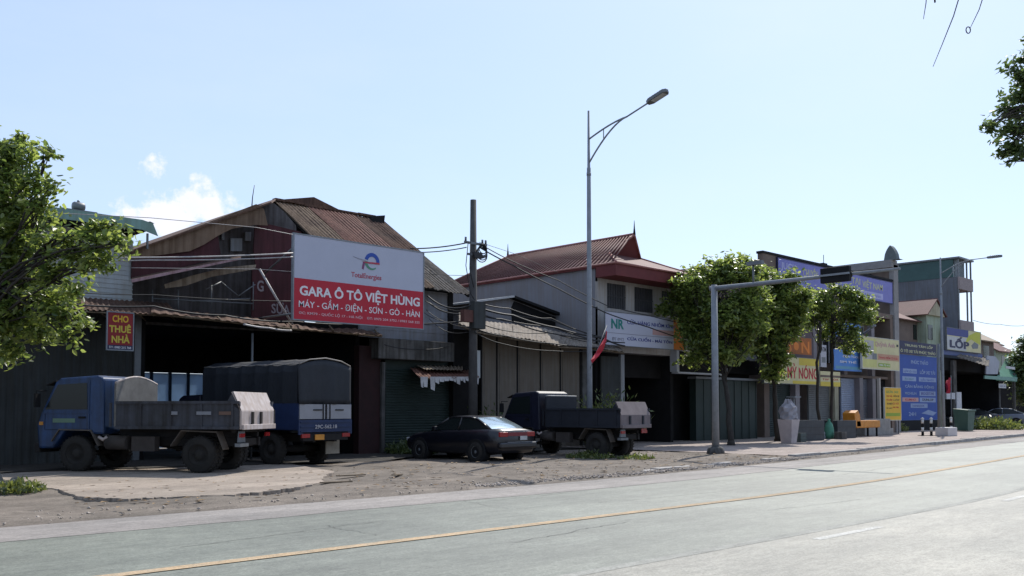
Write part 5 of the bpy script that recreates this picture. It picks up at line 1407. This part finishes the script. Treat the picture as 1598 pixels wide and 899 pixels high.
# painted number on the tail panel
vs, fs = glyphs('29C-562.18', .02)
ax_ = [p[0] for p in vs]; ay_ = [p[1] for p in vs]
m = MB(S_LET); 
m.v = [(-.094, .42 - (p[0] - min(ax_)) / (max(ax_) - min(ax_)) * .78, .97 + (p[1] - min(ay_)) / (max(ay_) - min(ay_)) * .1) for p in vs]
for f_ in fs: m.face(f_)
m.build('painted_number', tg, world=False)
m = MB(AMB); m.box(-.1, -.08, .1, .42, .68, .82); m.build('number_plate', T, world=False)
for y in (.72, -.72): m = MB(REDL); m.box(-.08, -.04, y - .14, y + .14, .74, .84); m.build('tail_light', T, world=False)
m = MB(CHAS)
for s in (1, -1): m.box(-.02, 5.1, s * .38 - .05, s * .38 + .05, .62, .82)
m.box(-.06, .04, -.8, .8, .66, .9); m.tube([(1.1, -.8, .42), (1.1, .8, .42)], .09, 10); m.box(2.2, 2.8, .5, .85, .45, .85)
m.build('chassis', T, world=False)
m = MB(mat('mud_flap', (.28, .25, .2), (.16, .14, .11), rough=.9)); m.box(.3, .33, -.85, -.35, .28, .68); m.build('mud_flap', T, world=False)
full = [(5.3, .55), (5.36, 1.0), (5.22, 1.25), (4.9, 1.78), (4.75, 1.86), (3.95, 1.88), (3.9, .8), (4.7, .8), (4.9, .55)]
m = MB(DKBLUE); m.prism([(x, .9, z) for (x, z) in full], (0, -1.8, 0)); m.build('cab', T, world=False, bevel=.04)
m = MB(GLASS); m.prism([(5.1, .904, 1.28), (4.82, .904, 1.7), (4.15, .904, 1.74), (4.15, .904, 1.28)], (0, .006, 0)); m.build('side_window', T, world=False)
m = MB(GLASS); m.prism([(5.215, .75, 1.28), (4.91, .75, 1.75), (4.925, .75, 1.76), (5.23, .75, 1.28)], (0, -1.5, 0)); m.build('windscreen', T, world=False)
for s in (1, -1):
    wheel(T, 1.1, s * .78, .43, .22, s); wheel(T, 4.35, s * .76, .43, .22, s)

# ---- sedan
CARP = mat('car_dark_paint', (.006, .0065, .011), (.005, .0055, .009), rough=.3, spec=.6)
CAR2 = mat('car_silver', (.12, .14, .18), (.1, .11, .14), rough=.3, spec=.6)
def sedan(name, label, loc, ang, paint, group=None, sc_=1.0):
    t = thing(name, label, 'car', loc, R(ang), group, sc_)
    # stations along x: (x, half width at belt, z bottom, z belt/deck, )
    st_ = [(-.92, .72, .38, .84), (-.85, .80, .28, .96), (-.45, .84, .24, 1.0), (.3, .86, .22, .98), (1.4, .87, .22, .95), (2.3, .86, .22, .90), (3.0, .83, .26, .82), (3.35, .76, .3, .70), (3.46, .64, .4, .58)]
    m = MB(paint); m.smooth = True; b = len(m.v)
    for (x, hw, zb, zt) in st_:
        zm = (zb + zt) / 2
        ring = [(0, zt + .02), (hw * .55, zt + .015), (hw * .88, zt - .02), (hw * .985, zt - .1), (hw, zm), (hw * .97, zb + .08), (hw * .85, zb), (0, zb)]
        ring = ring + [(-y, z) for (y, z) in ring[-2:0:-1]]
        m.v += [(x, y, z) for (y, z) in ring]
    n = 14
    for i in range(len(st_) - 1):
        for j in range(n):
            j2 = (j + 1) % n; m.face([b + i * n + j, b + i * n + j2, b + (i + 1) * n + j2, b + (i + 1) * n + j])
    m.face([b + j for j in range(n)]); m.face([b + (len(st_) - 1) * n + j for j in range(n)])
    # dark arches cut as recess discs
    m.build('body', t, world=False)
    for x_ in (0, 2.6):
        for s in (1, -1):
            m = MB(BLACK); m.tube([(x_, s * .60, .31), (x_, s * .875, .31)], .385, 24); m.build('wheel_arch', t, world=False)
            wheel(t, x_, s * .80, .30, .19, s, RUBBER, GALV2)
    # greenhouse
    A1 = [(-.42, .66, .98), (.28, .55, 1.34), (1.45, .54, 1.36), (2.25, .66, .92)]
    m = MB(paint); m.prism([(.22, -.53, 1.345), (.5, -.54, 1.375), (1.3, -.53, 1.38), (1.52, -.52, 1.35), (1.52, .52, 1.35), (1.3, .53, 1.38), (.5, .54, 1.375), (.22, .53, 1.345)], (0, 0, -.03)) if False else None
    top = [(.25, 1.33), (.5, 1.375), (1.2, 1.385), (1.5, 1.35)]
    m = MB(paint); m.smooth = True; b = len(m.v)
    for (x, z) in top: m.v += [(x, -.57, z - .05), (x, -.5, z - .008), (x, 0, z + .008), (x, .5, z - .008), (x, .57, z - .05)]
    for i in range(3):
        for j in range(4): k = b + i * 5 + j; m.face([k, k + 1, k + 6, k + 5])
    m.smooth = False
    for s in (1, -1):
        for (a, b_) in (((-.46, .7, .99), (.25, .57, 1.29)), ((.9, .74, .97), (.9, .57, 1.33)), ((2.2, .70, .92), (1.5, .57, 1.30))):
            m.tube([(a[0], s * a[1], a[2]), (b_[0], s * b_[1], b_[2])], .035, 6)
        m.tube([(.25, s * .57, 1.29), (.5, s * .57, 1.33), (1.2, s * .57, 1.34), (1.5, s * .57, 1.3)], .03, 6)
    m.build('roof', t, world=False)
    for s in (1, -1):
        m = MB(GLASS); m.poly([(-.42, s * .72, .98), (.25, s * .575, 1.29), (.5, s * .575, 1.33), (1.2, s * .575, 1.34), (1.5, s * .575, 1.3), (2.15, s * .715, .93)]); m.build('side_window', t, world=False, solid=.01)
        m = MB(paint); m.box(1.75, 1.9, s * .86 - .02, s * .86 + .1 if s > 0 else s * .86 + .02, .93, 1.05) if s > 0 else m.box(1.75, 1.9, s * .86 - .1, s * .86 + .02, .93, 1.05); m.build('wing_mirror', t, world=False, bevel=.02)
        m = MB(GLW); m.box(3.25, 3.42, s * .6 - .13, s * .6 + .13, .56, .68); m.build('headlight', t, world=False, bevel=.02)
    WG = mat('rear_glass', (.5, .62, .66), (.46, .58, .62), rough=.08, metal=.75, spec=1.0)
    m = MB(WG if sc_ < 1 else GLASS); m.smooth = True; b = len(m.v)
    for i in range(6):
        u = i / 5; x = -.5 + .75 * u; z = .995 + .33 * u ** .85; hw = .68 - .13 * u
        for j in range(9): v = -1 + j / 4; m.v.append((x - .07 * (1 - v * v), hw * v, z + .0 + .012 * (1 - v * v)))
    for i in range(5):
        for j in range(8): k = b + i * 9 + j; m.face([k, k + 1, k + 10, k + 9])
    m.build('rear_window', t, world=False)
    m = MB(WG if False else GLASS); m.poly([(2.22, -.68, .93), (2.22, .68, .93), (1.5, .55, 1.33), (1.5, -.55, 1.33)]); m.build('windscreen', t, world=False, solid=.01)
    for (a, b_) in ((.42, .76), (-.76, -.42)):
        m = MB(REDL); m.box(-.93, -.86, a, b_, .76, .90); m.build('tail_light', t, world=False, bevel=.015)
    m = MB(mat('red_reflector', (.2, .02, .03), rough=.3)); m.box(-.935, -.9, -.42, .42, .78, .89); m.build('reflector_panel', t, world=False)
    m = MB(GLW); m.box(-.965, -.94, -.38, -.08, .66, .78); m.build('number_plate', t, world=False)
    m = MB(paint); m.box(-1.0, -.82, -.80, .80, .42, .60); m.build('rear_bumper', t, world=False, bevel=.05)
    m = MB(GALV); m.box(-1.005, -.995, -.78, .5, .595, .61); m.build('bumper_trim', t, world=False)
    return t
p = gl(743, 722); CA = 92
hv = Vector((math.cos(R(CA)), math.sin(R(CA)), 0)); lv = Vector((-hv.y, hv.x, 0)); o = p - lv * .8
sedan('parked_sedan', 'dark sedan with a bright sky-lit rear window parked nose to the shops', (o.x, o.y, .02), CA, CARP, None, .95)
p = gnd(1562, 668, .07); sedan('parked_car', 'black car behind the sunlit yellow-green bush', (p.x + 1.5, p.y + 1.8, .07), 112, CARP, 'cars at the far right', 1.15)
p = gnd(1592, 667, .07); sedan('parked_car', 'blue-grey car half cut off by the right edge of the view', (p.x + 1.8, p.y + .8, .07), 104, CAR2, 'cars at the far right', 1.15)

# ================================================================== street furniture
def lamp_post(loc, label, top, arm, zj, zend, group):
    x, y, z = loc; t = thing('street_lamp', label, 'street lamp', loc, group=group)
    m = MB(GALV)
    m.tube([(x, y, z), (x, y, z + 3), (x, y, z + top - 1.9), (x, y, z + top - 1.88), (x, y, z + top)], [.10, .085, .065, .05, .035], 12)
    m.tube([(x, y, z + top - 2.15), (x, y, z + top - 2.05)], .075, 12)
    m.build('pole', t)
    m = MB(CONC_D); m.box(x - .22, x + .22, y - .22, y + .22, z - .02, z + .04); m.build('base_plate', t)
    m = MB(GALV)
    za, zb_ = z + top - .95, z + top - 1.75
    U = []; Lw = []
    for i in range(11):
        u = i / 10; U.append((x, y - arm * .58 * u, za + (zj - za) * (1 - (1 - u) ** 1.55)))
        Lw.append((x, y - arm * .58 * u, zb_ + (zj - zb_) * (1 - (1 - u) ** 1.6)))
    end = (x, y - arm + .25, zend)
    m.tube(U, .028, 8); m.tube(Lw, .028, 8); m.tube([U[-1], end], .026, 8); m.tube([U[4], Lw[4]], .018, 6)
    m.build('arm', t)
    a = Vector(end); d = (Vector(end) - Vector(U[-1])).normalized()
    sd = Vector((1, 0, 0)); up_ = sd.cross(d).normalized()
    if up_.z < 0: up_ = -up_
    m = MB(GALV2)
    def q(u, v, w_): return a + d * u + sd * v + up_ * w_
    hd_ = [(-.08, -.07), (.05, -.15), (.62, -.15), (.70, -.06), (.70, .06), (.62, .15), (.05, .15), (-.08, .07)]
    m.prism([q(u, v, -.05) for (u, v) in hd_], tuple(up_ * .11)); 
    for k in range(5): m.prism([q(.1 + k * .1, -.12, .06), q(.12 + k * .1, -.12, .06), q(.12 + k * .1, .12, .06), q(.1 + k * .1, .12, .06)], tuple(up_ * .03))
    m.build('lamp_head', t, bevel=.01)
    m = MB(GLW); m.prism([q(.12, -.12, -.058), q(.6, -.12, -.058), q(.6, .12, -.058), q(.12, .12, -.058)], tuple(up_ * .006)); m.build('lamp_lens', t)
    return t
b1 = gnd(920.5, 712.5)
topz = dep(916, 174, (b1.x * math.cos(YAW) + b1.y * math.sin(YAW))).z
LP1 = lamp_post((b1.x, b1.y, .02), 'tall galvanised street lamp with a curved arm behind the kerb', topz, 2.75, at(972, 180, b1.y - 1.6).z, at(1008, 157, b1.y - 2.5).z, 'galvanised street lamps')
b2 = gnd(1473, 680.5)
D2 = b2.x * math.cos(YAW) + b2.y * math.sin(YAW)
top2 = dep(1470, 404, D2).z
o2 = lamp_post((b2.x, b2.y, .075), 'distant street lamp rising beside the tall blue board', top2, 2.9, top2 - .25, at(1540, 401, b2.y - 2.65).z, 'galvanised street lamps')
m = MB(flat('pale_block', (.5, .47, .46))); p = gnd(1481, 681, .075); single(m.box(p.x - .1, p.x + 1.2, p.y, p.y + .7, .075, .55), 'concrete_block', 'white concrete block at the foot of the distant lamp', 'block', (p.x, p.y, .075), bevel=.03)
m = MB(GALV2); p = gnd(1466, 679, .075); single(m.tube([(p.x, p.y, .07), (p.x + .1, p.y, 5.3)], .09, 10), 'concrete_post', 'thin grey post standing just left of the distant lamp', 'post', (p.x, p.y, .07))

# signal mast
b3 = gnd(1117, 710)
za = at(1113, 450, b3.y).z; ya = b3.y
GT = thing('signal_mast', 'grey traffic signal mast with a long arm reaching over the road', 'traffic signal', (b3.x, b3.y, .0))
m = MB(GALV); m.tube([(b3.x, b3.y, .1), (b3.x, b3.y, za + .12)], .125, 14, .10); m.build('post', GT)
m = MB(CONC_D); m.tube([(b3.x, b3.y, -.05), (b3.x, b3.y, .22), (b3.x, b3.y, .28)], [.34, .27, .2], 12); m.build('base', GT)
m = MB(GALV); m.tube([(b3.x, b3.y + .15, za), (b3.x, b3.y - 6.3, za - .02)], .085, 12, .04); m.build('arm', GT)
m = MB(BLACK); ys = b3.y - 4.45
hx_ = b3.x - .12
m.box(hx_ - .2, hx_ - .03, ys - .46, ys + .46, za - .26, za + .2); m.build('signal_housing', GT, bevel=.02)
m = MB(GALV); m.box(hx_ - .24, hx_ - .2, ys - .48, ys + .48, za - .06, za + .0); m.build('housing_strap', GT)
for k, mm in enumerate((REDL, AMB, mat('green_lens', (.02, .2, .1), rough=.3))):
    m = MB(BLACK); m.tube([(hx_ - .03, ys - .3 + .3 * k, za - .03), (hx_ + .12, ys - .3 + .3 * k, za - .03)], .13, 14); ln = m.build('visor', GT)
    m = MB(mm); m.tube([(hx_ + .12, ys - .3 + .3 * k, za - .03), (hx_ + .125, ys - .3 + .3 * k, za - .03)], .11, 14); m.build('lens', ln)
m = MB(GALV2); yc = b3.y - 1.5; m.tube([(b3.x, yc, za), (b3.x, yc, za + .62)], .035, 8); m.box(b3.x - .08, b3.x + .08, yc - .35, yc + .2, za + .62, za + .74); m.build('camera_bracket', GT)

# power pole
pp = at(738, 640, 23.2)
PP = thing('power_pole', 'weathered concrete power pole bundled with cables between the garage and low shop', 'utility pole', (pp.x, 23.2, 0))
m = MB(mat('pole_concrete', (.085, .08, .078), (.045, .043, .042), scale=3, rough=.95)); zt_ = Z(738, 312, 23.2)
m.tube([(pp.x, 23.2, 0), (pp.x, 23.2, zt_)], .17, 12, .1); m.build('pole', PP)
m = MB(GALV2)
zc_ = Z(738, 381, 23.2); m.box(pp.x - .5, pp.x + .5, 23.05, 23.1, zc_ - .04, zc_ + .04); m.box(pp.x - .35, pp.x + .45, 23.05, 23.1, zc_ - .42, zc_ - .35)
for dx in (-.45, .3, .45): m.tube([(pp.x + dx, 23.07, zc_ + .04), (pp.x + dx, 23.07, zc_ + .17)], .035, 8)
m.build('cross_arm', PP)
m = MB(BLACKCAB)
for k in range(5):
    c = Vector((pp.x + .28, 23.02, zc_ - .15 - k * .05)); rr = .16 + .02 * k
    m.tube([c + Vector((rr * math.cos(a) * 1.1, .02 * k, rr * math.sin(a))) for a in [i * 2 * math.pi / 14 for i in range(15)]], .018, 5)
m.tube([(pp.x - .4, 23.0, zc_), (pp.x - .5, 23.0, zc_ - .8), (pp.x - .3, 23.0, zc_ - 1.7), (pp.x - .1, 23.02, zc_ - 1.9)], .014, 5)
m.tube([(pp.x - .3, 23.0, zc_), (pp.x - .33, 23.0, zc_ - .9), (pp.x - .15, 23.0, zc_ - 1.5)], .014, 5)
m.box(pp.x - .16, pp.x + .2, 22.95, 23.06, zc_ - .5, zc_ - .3)
m.build('cable_coil', PP)
m = MB(DKMETAL); zb_ = Z(738, 500, 23.2); m.box(pp.x - .25, pp.x + .25, 22.85, 23.05, zb_ - .3, zb_ + .6); m.build('meter_box', PP)
m = MB(mat('dark_red_box', (.12, .05, .04), rough=.8)); m.box(pp.x - .65, pp.x - .22, 22.9, 23.1, zb_ - .1, zb_ + .3); m.build('meter_box', PP)

# cables
def cable(label, pts, r=.012, m_=BLACKCAB, n=12, sag=0.0, group=None):
    P = [Vector(p) for p in pts]; Q = []
    for a, b_ in zip(P, P[1:]):
        for i in range(n): u = i / n; q = a.lerp(b_, u); q.z -= sag * 4 * u * (1 - u); Q.append(q)
    Q.append(P[-1]); mb = MB(m_); mb.tube(Q, r, 5)
    return single(mb, 'power_cable', label, 'cable', tuple(P[0]), group)
GC_ = 'cables strung along the shop fronts'
q0 = at(728, 379, 23.05); q1 = at(728, 386, 23.05)
cable('upper of the two pale cables crossing the rusty gable left of the big sign', [at(-60, 398, 22.6), at(205, 402, 22.6), at(457, 395, 22.9)], .022, CABLE_W, sag=.03, group=GC_)
cable('lower of the two pale cables crossing the rusty gable left of the big sign', [at(-60, 405, 22.6), at(230, 406, 22.6), at(457, 401, 22.9)], .018, CABLE_W, sag=.03, group=GC_)
cable('upper dark cable from the big sign to the power pole', [at(640, 388, 23.45), q0], .022, sag=.05, group=GC_)
cable('lower dark cable from the big sign to the power pole', [at(640, 394, 23.45), q1], .018, sag=.05, group=GC_)
cable('thin cable from the green roof to the top of the big sign', [at(-60, 325, 23), at(235, 340, 23), at(400, 355, 23), at(457, 366, 23.2)], .009, CABLE_W, sag=.0, group=GC_)
cable('thin pale cable just above the torn sheet on the garage', [at(205, 418, 24), at(400, 420, 24), at(457, 424, 23.5)], .008, CABLE_W, group=GC_)
cable('dark cable sagging along the lower garage front', [at(60, 470, 24.1), at(240, 478, 24.1), at(350, 492, 24.1), at(460, 502, 24.1), at(600, 505, 24.1), at(735, 500, 23.0)], .025, sag=.06, group=GC_)
cable('thin dark cable above the ragged garage canopy', [at(60, 452, 24.3), at(240, 460, 24.3), at(455, 470, 24.3)], .012, sag=.04, group=GC_)
cable('pale cable under the ragged garage canopy', [at(380, 506, 24.0), at(420, 512, 24.0), at(455, 516, 24.0)], .03, CABLE_W, sag=.02, group=GC_)
e1 = at(1061, 519, 23.6)
cable('upper dark cable sloping from the power pole across the red-roofed house', [at(748, 380, 23.05), at(800, 408, 23.1), at(870, 437, 23.2), at(945, 476, 23.3), at(1010, 492, 23.4), at(1100, 512, 23.6)], .018, sag=.02, group=GC_)
cable('middle dark cable sloping from the power pole across the white banner', [at(748, 386, 23.05), at(800, 414, 23.1), at(870, 450, 23.2), at(945, 488, 23.3), at(1010, 510, 23.4), at(1100, 540, 23.6)], .024, sag=.02, group=GC_)
cable('thin cable running from the power pole to the red roof corner', [at(748, 378, 23.05), at(800, 395, 25), at(870, 425, 26)], .009, group=GC_)
cable('thick bundled cable drooping in front of the low shop gable', [at(742, 478, 23.0), at(800, 492, 23.2), at(870, 512, 23.3), at(940, 527, 23.5), at(975, 540, 23.6)], .035, sag=.05, group=GC_)
cable('second bundled cable under the low shop gable, beneath the thick one', [at(742, 486, 23.0), at(800, 502, 23.2), at(860, 520, 23.3), at(975, 535, 23.6)], .025, sag=.06, group=GC_)
cable('thin wire across the gap between the garage roof and the power pole', [at(662, 427, 24), at(735, 430, 23.1)], .008, sag=.02, group=GC_)
cable('slack wire on the pale cladding under the big sign', [at(600, 538, 24.8), at(650, 545, 24.8), at(700, 541, 24.8)], .012, sag=.04, group=GC_)
cable('far thin cable against the sky right of the grey tube house', [at(1519, 500, 28), at(1560, 506, 29), at(1600, 508, 30)], .02, sag=.1, group=GC_)
tg_ = random.Random(5)
NM = ['topmost', 'second', 'third', 'fourth', 'fifth', 'lowest']
for k in range(6):
    y0 = 472 + k * 9 + tg_.uniform(-3, 3)
    cable('%s slack cable of the tangle joining the garage end wall to the power pole' % NM[k], [at(662 + tg_.uniform(-4, 8), y0 - 16 + tg_.uniform(-8, 8), 24.6), at(700, y0 + tg_.uniform(-2, 8), 23.9), at(737, y0 + tg_.uniform(-6, 6), 23.0)], tg_.choice((.012, .018, .026)), sag=.06, group='slack cables left of the power pole')
for k in range(6):
    y0 = 470 + k * 10 + tg_.uniform(-3, 3)
    cable('%s slack cable of the tangle leaving the power pole over the low shop canopy' % NM[k], [at(740, y0, 23.0), at(790 + tg_.uniform(-12, 12), y0 + 14 + tg_.uniform(-5, 5), 23.3), at(860, y0 + 24 + tg_.uniform(-6, 6), 23.4), at(946, 528 + k * 3.5, 23.6)], tg_.choice((.012, .016, .022)), sag=.05, group='slack cables right of the power pole')
p0 = at(393, 320, 26); m = MB(BLACKCAB)
single(m.tube([at(393, 322, 26.2), at(394, 308, 26.2), at(397, 289, 26.2)], .02, 5, .01), 'roof_rod', 'thin bent rod sticking up from the rusty roof edge', 'rod', tuple(at(393, 322, 26.2)))

# bread case, sacks, benches before the shops
p = gnd(1231, 691.5, .075)
bc = thing('bread_stall', 'pale tapered stall case with a crumpled sheet on top under the yellow sign', 'stall', (p.x, p.y, .075))
m = MB(mat('pale_pink_case', (.5, .42, .4), (.36, .3, .29), scale=2, rough=.6)); x, y = p.x, p.y
m.v += [(x - .22, y - .25, .075), (x + .22, y - .25, .075), (x + .22, y + .25, .075), (x - .22, y + .25, .075), (x - .34, y - .35, 1.1), (x + .34, y - .35, 1.1), (x + .34, y + .35, 1.1), (x - .34, y + .35, 1.1)]
for f_ in ((3, 2, 1, 0), (4, 5, 6, 7), (0, 1, 5, 4), (1, 2, 6, 5), (2, 3, 7, 6), (3, 0, 4, 7)): m.face(list(f_))
m.build('case', bc, bevel=.02)
m = MB(mat('crumpled_sheet', (.36, .34, .36), (.2, .19, .21), scale=4, rough=.7)); b = len(m.v)
for i in range(13):
    a = 2 * math.pi * i / 12
    for j in range(6):
        z = 1.11 + j * .17; rr = .37 + .05 * math.sin(5 * a + j * 1.7) - .05 * j * (j > 3)
        m.v.append((x + rr * math.cos(a), y + rr * math.sin(a), z + .03 * math.sin(3 * a)))
for i in range(12):
    for j in range(5): k = b + i * 6 + j; m.face([k, k + 6, k + 7, k + 1])
m.face([b + i * 6 + 5 for i in range(12)])
m.build('cover', bc)
m = MB(GALV); m.box(x + .2, x + .75, y - .2, y + .2, 2.05, 2.09); m.box(x + .45, x + .5, y - .02, y + .02, 1.1, 2.05); m.build('tray', bc)
def crate(name, label, cat, px, py, w_, d_, h_, mm, z=.075, dy=0):
    p = gnd(px, py, z); mb = MB(mm); x, y = p.x, p.y + dy
    mb.box(x - w_ / 2, x + w_ / 2, y, y + d_, z, z + .04)
    for (a, b_, c, d) in ((x - w_ / 2, x - w_ / 2 + .03, y, y + d_), (x + w_ / 2 - .03, x + w_ / 2, y, y + d_), (x - w_ / 2 + .03, x + w_ / 2 - .03, y, y + .03), (x - w_ / 2 + .03, x + w_ / 2 - .03, y + d_ - .03, y + d_)):
        mb.box(a, b_, c, d, z + .04, z + h_)
    for k in (.3, .65): mb.box(x - w_ / 2 - .012, x + w_ / 2 + .012, y - .012, y, z + h_ * k, z + h_ * k + .04)
    return single(mb, name, label, cat, (x, y, z), bevel=.01)
CR = mat('dark_crate', (.05, .055, .06), (.03, .032, .035), rough=.7)
crate('counter', 'long dark counter box under the bread sign', 'counter', 1265, 688, 2.6, .8, .95, CR)
crate('counter', 'dark low table box right of the thin-stemmed tree', 'counter', 1322, 684, 2.0, .7, .9, CR)
crate('crate', 'small grey crate on the pavement left of the green sack', 'crate', 1288, 685, .6, .4, .35, mat('grey_crate', (.36, .38, .42), rough=.7))
crate('crate', 'small dark crate beside the pale stall case', 'crate', 1254, 690, .5, .4, .4, mat('grey_green_crate', (.1, .12, .11), rough=.8))
crate('crate', 'small dusty crate at the end of the dark low table', 'crate', 1318, 685.5, .5, .4, .35, CONC_D)
p = gnd(1297, 685, .075); m = MB(mat('green_sack', (.08, .26, .18), (.05, .16, .11), scale=5, rough=.7)); 
single(m.lathe((p.x, p.y + .1, .075), [(0, 0), (.2, .01), (.24, .2), (.22, .5), (.16, .75), (.06, .88), (.08, .98), (0, 1.0)], 12), 'sack', 'tied green sack standing among the crates', 'sack', (p.x, p.y, .075))
# orange food cart
p = gnd(1352, 681.5, .075); x, y = p.x, p.y
oc = thing('orange_bench', 'orange high-backed bench on the pavement before the grey doors', 'bench', (x, y, .075))
OR = mat('orange_plastic', (.6, .24, .03), (.4, .15, .02), rough=.5)
m = MB(OR); m.box(x - 1.3, x + 1.5, y - .1, y + .6, .55, .95); m.build('seat', oc, bevel=.04)
m = MB(OR); m.prism([(x - 1.45, y - .1, .6), (x - .75, y - .1, .6), (x - .9, y - .1, 1.25), (x - 1.1, y - .1, 1.5), (x - 1.5, y - .1, 1.35)], (0, .7, 0)); m.build('backrest', oc, bevel=.04)
for (dx, dy_) in ((-1.2, 0), (1.3, 0), (-1.2, .5), (1.3, .5)):
    m = MB(BLACK); m.box(x + dx, x + dx + .08, y + dy_, y + dy_ + .08, .075, .55); m.build('leg', oc)
# concrete planter / plinth
p = gnd(1385, 679, .075); m = MB(CONC); m.box(p.x - 2.4, p.x + .9, p.y + .2, p.y + 1.1, .075, 1.0); m.box(p.x + .9, p.x + 1.5, p.y + .3, p.y + 1.0, .075, .45)
single(m, 'concrete_plinth', 'low concrete plinth beneath the amber standing board', 'plinth', (p.x, p.y, .075), bevel=.03)
m = MB(flat('post_cream', (.4, .36, .32))); a = at(1374, 640, 24.3)
single(m.box(a.x - .08, a.x + .08, 24.3, 24.46, .07, Z(1374, 590, 24.3)), 'door_post', 'thin pale post left of the amber standing board', 'post', (a.x, 24.38, .07))
m = MB(GALV); a0_, a1_ = at(1346, 522, 24.5), at(1366, 508, 23.2)
single(m.tube([a0_, a1_], .06, 8), 'light_tube', 'bright slanting tube lamp above the square yellow sign', 'lamp', tuple(a0_))
# red lantern / flag on the far post
fl = thing('red_flag', 'furled red flag hanging on the post beside the tyre shop', 'flag', tuple(at(1480, 612, 26)))
f = MB(flat('flag_red', (.5, .03, .05), .8, .6)); 
for k in range(9):
    u0_, u1_ = k / 9, (k + 1) / 9
    def fp(u, v): return at(1484 - 3.5 * u + v * (-4.5 - 1.5 * math.sin(5 * u)), 589 + 25 * u + 5 * v * (1 - u), 26) + Vector((0, .12 * math.sin(9 * v + 4 * u), 0))
    for j in range(6): f.poly([fp(u0_, j / 6), fp(u0_, (j + 1) / 6), fp(u1_, (j + 1) / 6), fp(u1_, j / 6)])
f.build('cloth', fl, solid=.02)
f = MB(GALV2); f.tube([(at(1484, 640, 26.05).x, 26.05, .07), at(1484, 586, 26.05)], .03, 6); f.build('pole', fl)
# striped bollards
def bollard(px, py, label, parent=None):
    p = gnd(px, py, .075); x, y = p.x, p.y
    t = thing('bollard', label, 'bollard', (x, y, .075), group='striped bollards before the blue board')
    m = MB(flat('white_paint', (.6, .6, .58))); m.mat(BLACK); m.box(x - .2, x + .2, y - .2, y + .2, .075, .1)
    for k in range(4): m.mat(flat('white_paint', (.6, .6, .58)) if k % 2 else BLACK); m.tube([(x, y, .1 + .22 * k), (x, y, .1 + .22 * (k + 1))], .07, 10)
    m.build('post', t)
    m = MB(flat('white_paint', (.6, .6, .58))); m.lathe((x, y, .98), [(.0, -.0), (.08, .01), (.09, .06), (.0, .12)], 10); m.build('cap', t)
bollard(1440, 680, 'striped bollard farthest left before the tall blue board')
bollard(1453.5, 680, 'striped bollard second from left before the tall blue board')
bollard(1484.5, 677, 'striped bollard beside the white concrete block')
p = gnd(1505, 673, .075); m = MB(mat('green_bin', (.05, .1, .08), (.03, .07, .055), rough=.6)); x, y = p.x, p.y
m.v += [(x - .5, y - .4, .1), (x + .5, y - .4, .1), (x + .5, y + .4, .1), (x - .5, y + .4, .1), (x - .65, y - .5, 1.5), (x + .65, y - .5, 1.5), (x + .65, y + .5, 1.6), (x - .65, y + .5, 1.6)]
for f_ in ((3, 2, 1, 0), (4, 5, 6, 7), (0, 1, 5, 4), (1, 2, 6, 5), (2, 3, 7, 6), (3, 0, 4, 7)): m.face(list(f_))
m.box(x - .7, x + .7, y - .55, y - .5, 1.42, 1.52)
single(m, 'rubbish_bin', 'dark green wheeled bin in front of the tyre shop', 'bin', (x, y, .075), bevel=.03)
# grey rubble at the left edge
p = gnd(8, 758); m = MB(mat('grey_rubble', (.16, .165, .16), (.09, .09, .09), scale=4, rough=.95))
rock(m, (p.x - .25, p.y, .12), .34); rock(m, (p.x + .1, p.y - .25, .08), .22); rock(m, (p.x - .1, p.y - .6, .06), .2)
single(m, 'rubble_heap', 'grey lumps of rubble at the left edge beside the weeds', 'rubble', (p.x, p.y, 0))
# debris: planks and scraps on the verge
for (px, py, l, a, lab) in ((548, 722 + 24, .9, .3, 'weathered plank lying on the dirt left of the sedan'), (525, 757, .8, .2, 'dark scrap of wood on the apron edge'), (620, 745, .5, .6, 'short plank in the leaf litter before the sedan')):
    p = gnd(px, py, .03); M_ = Matrix.Translation((p.x, p.y, .09)) @ Matrix.Rotation(a, 4, 'Z') @ Matrix.Rotation(.03, 4, 'Y')
    m = MB(WOOD); m.box(-l / 2, l / 2, -.05, .05, -.012, .012, M_); single(m, 'plank', lab, 'plank', (p.x, p.y, .09))
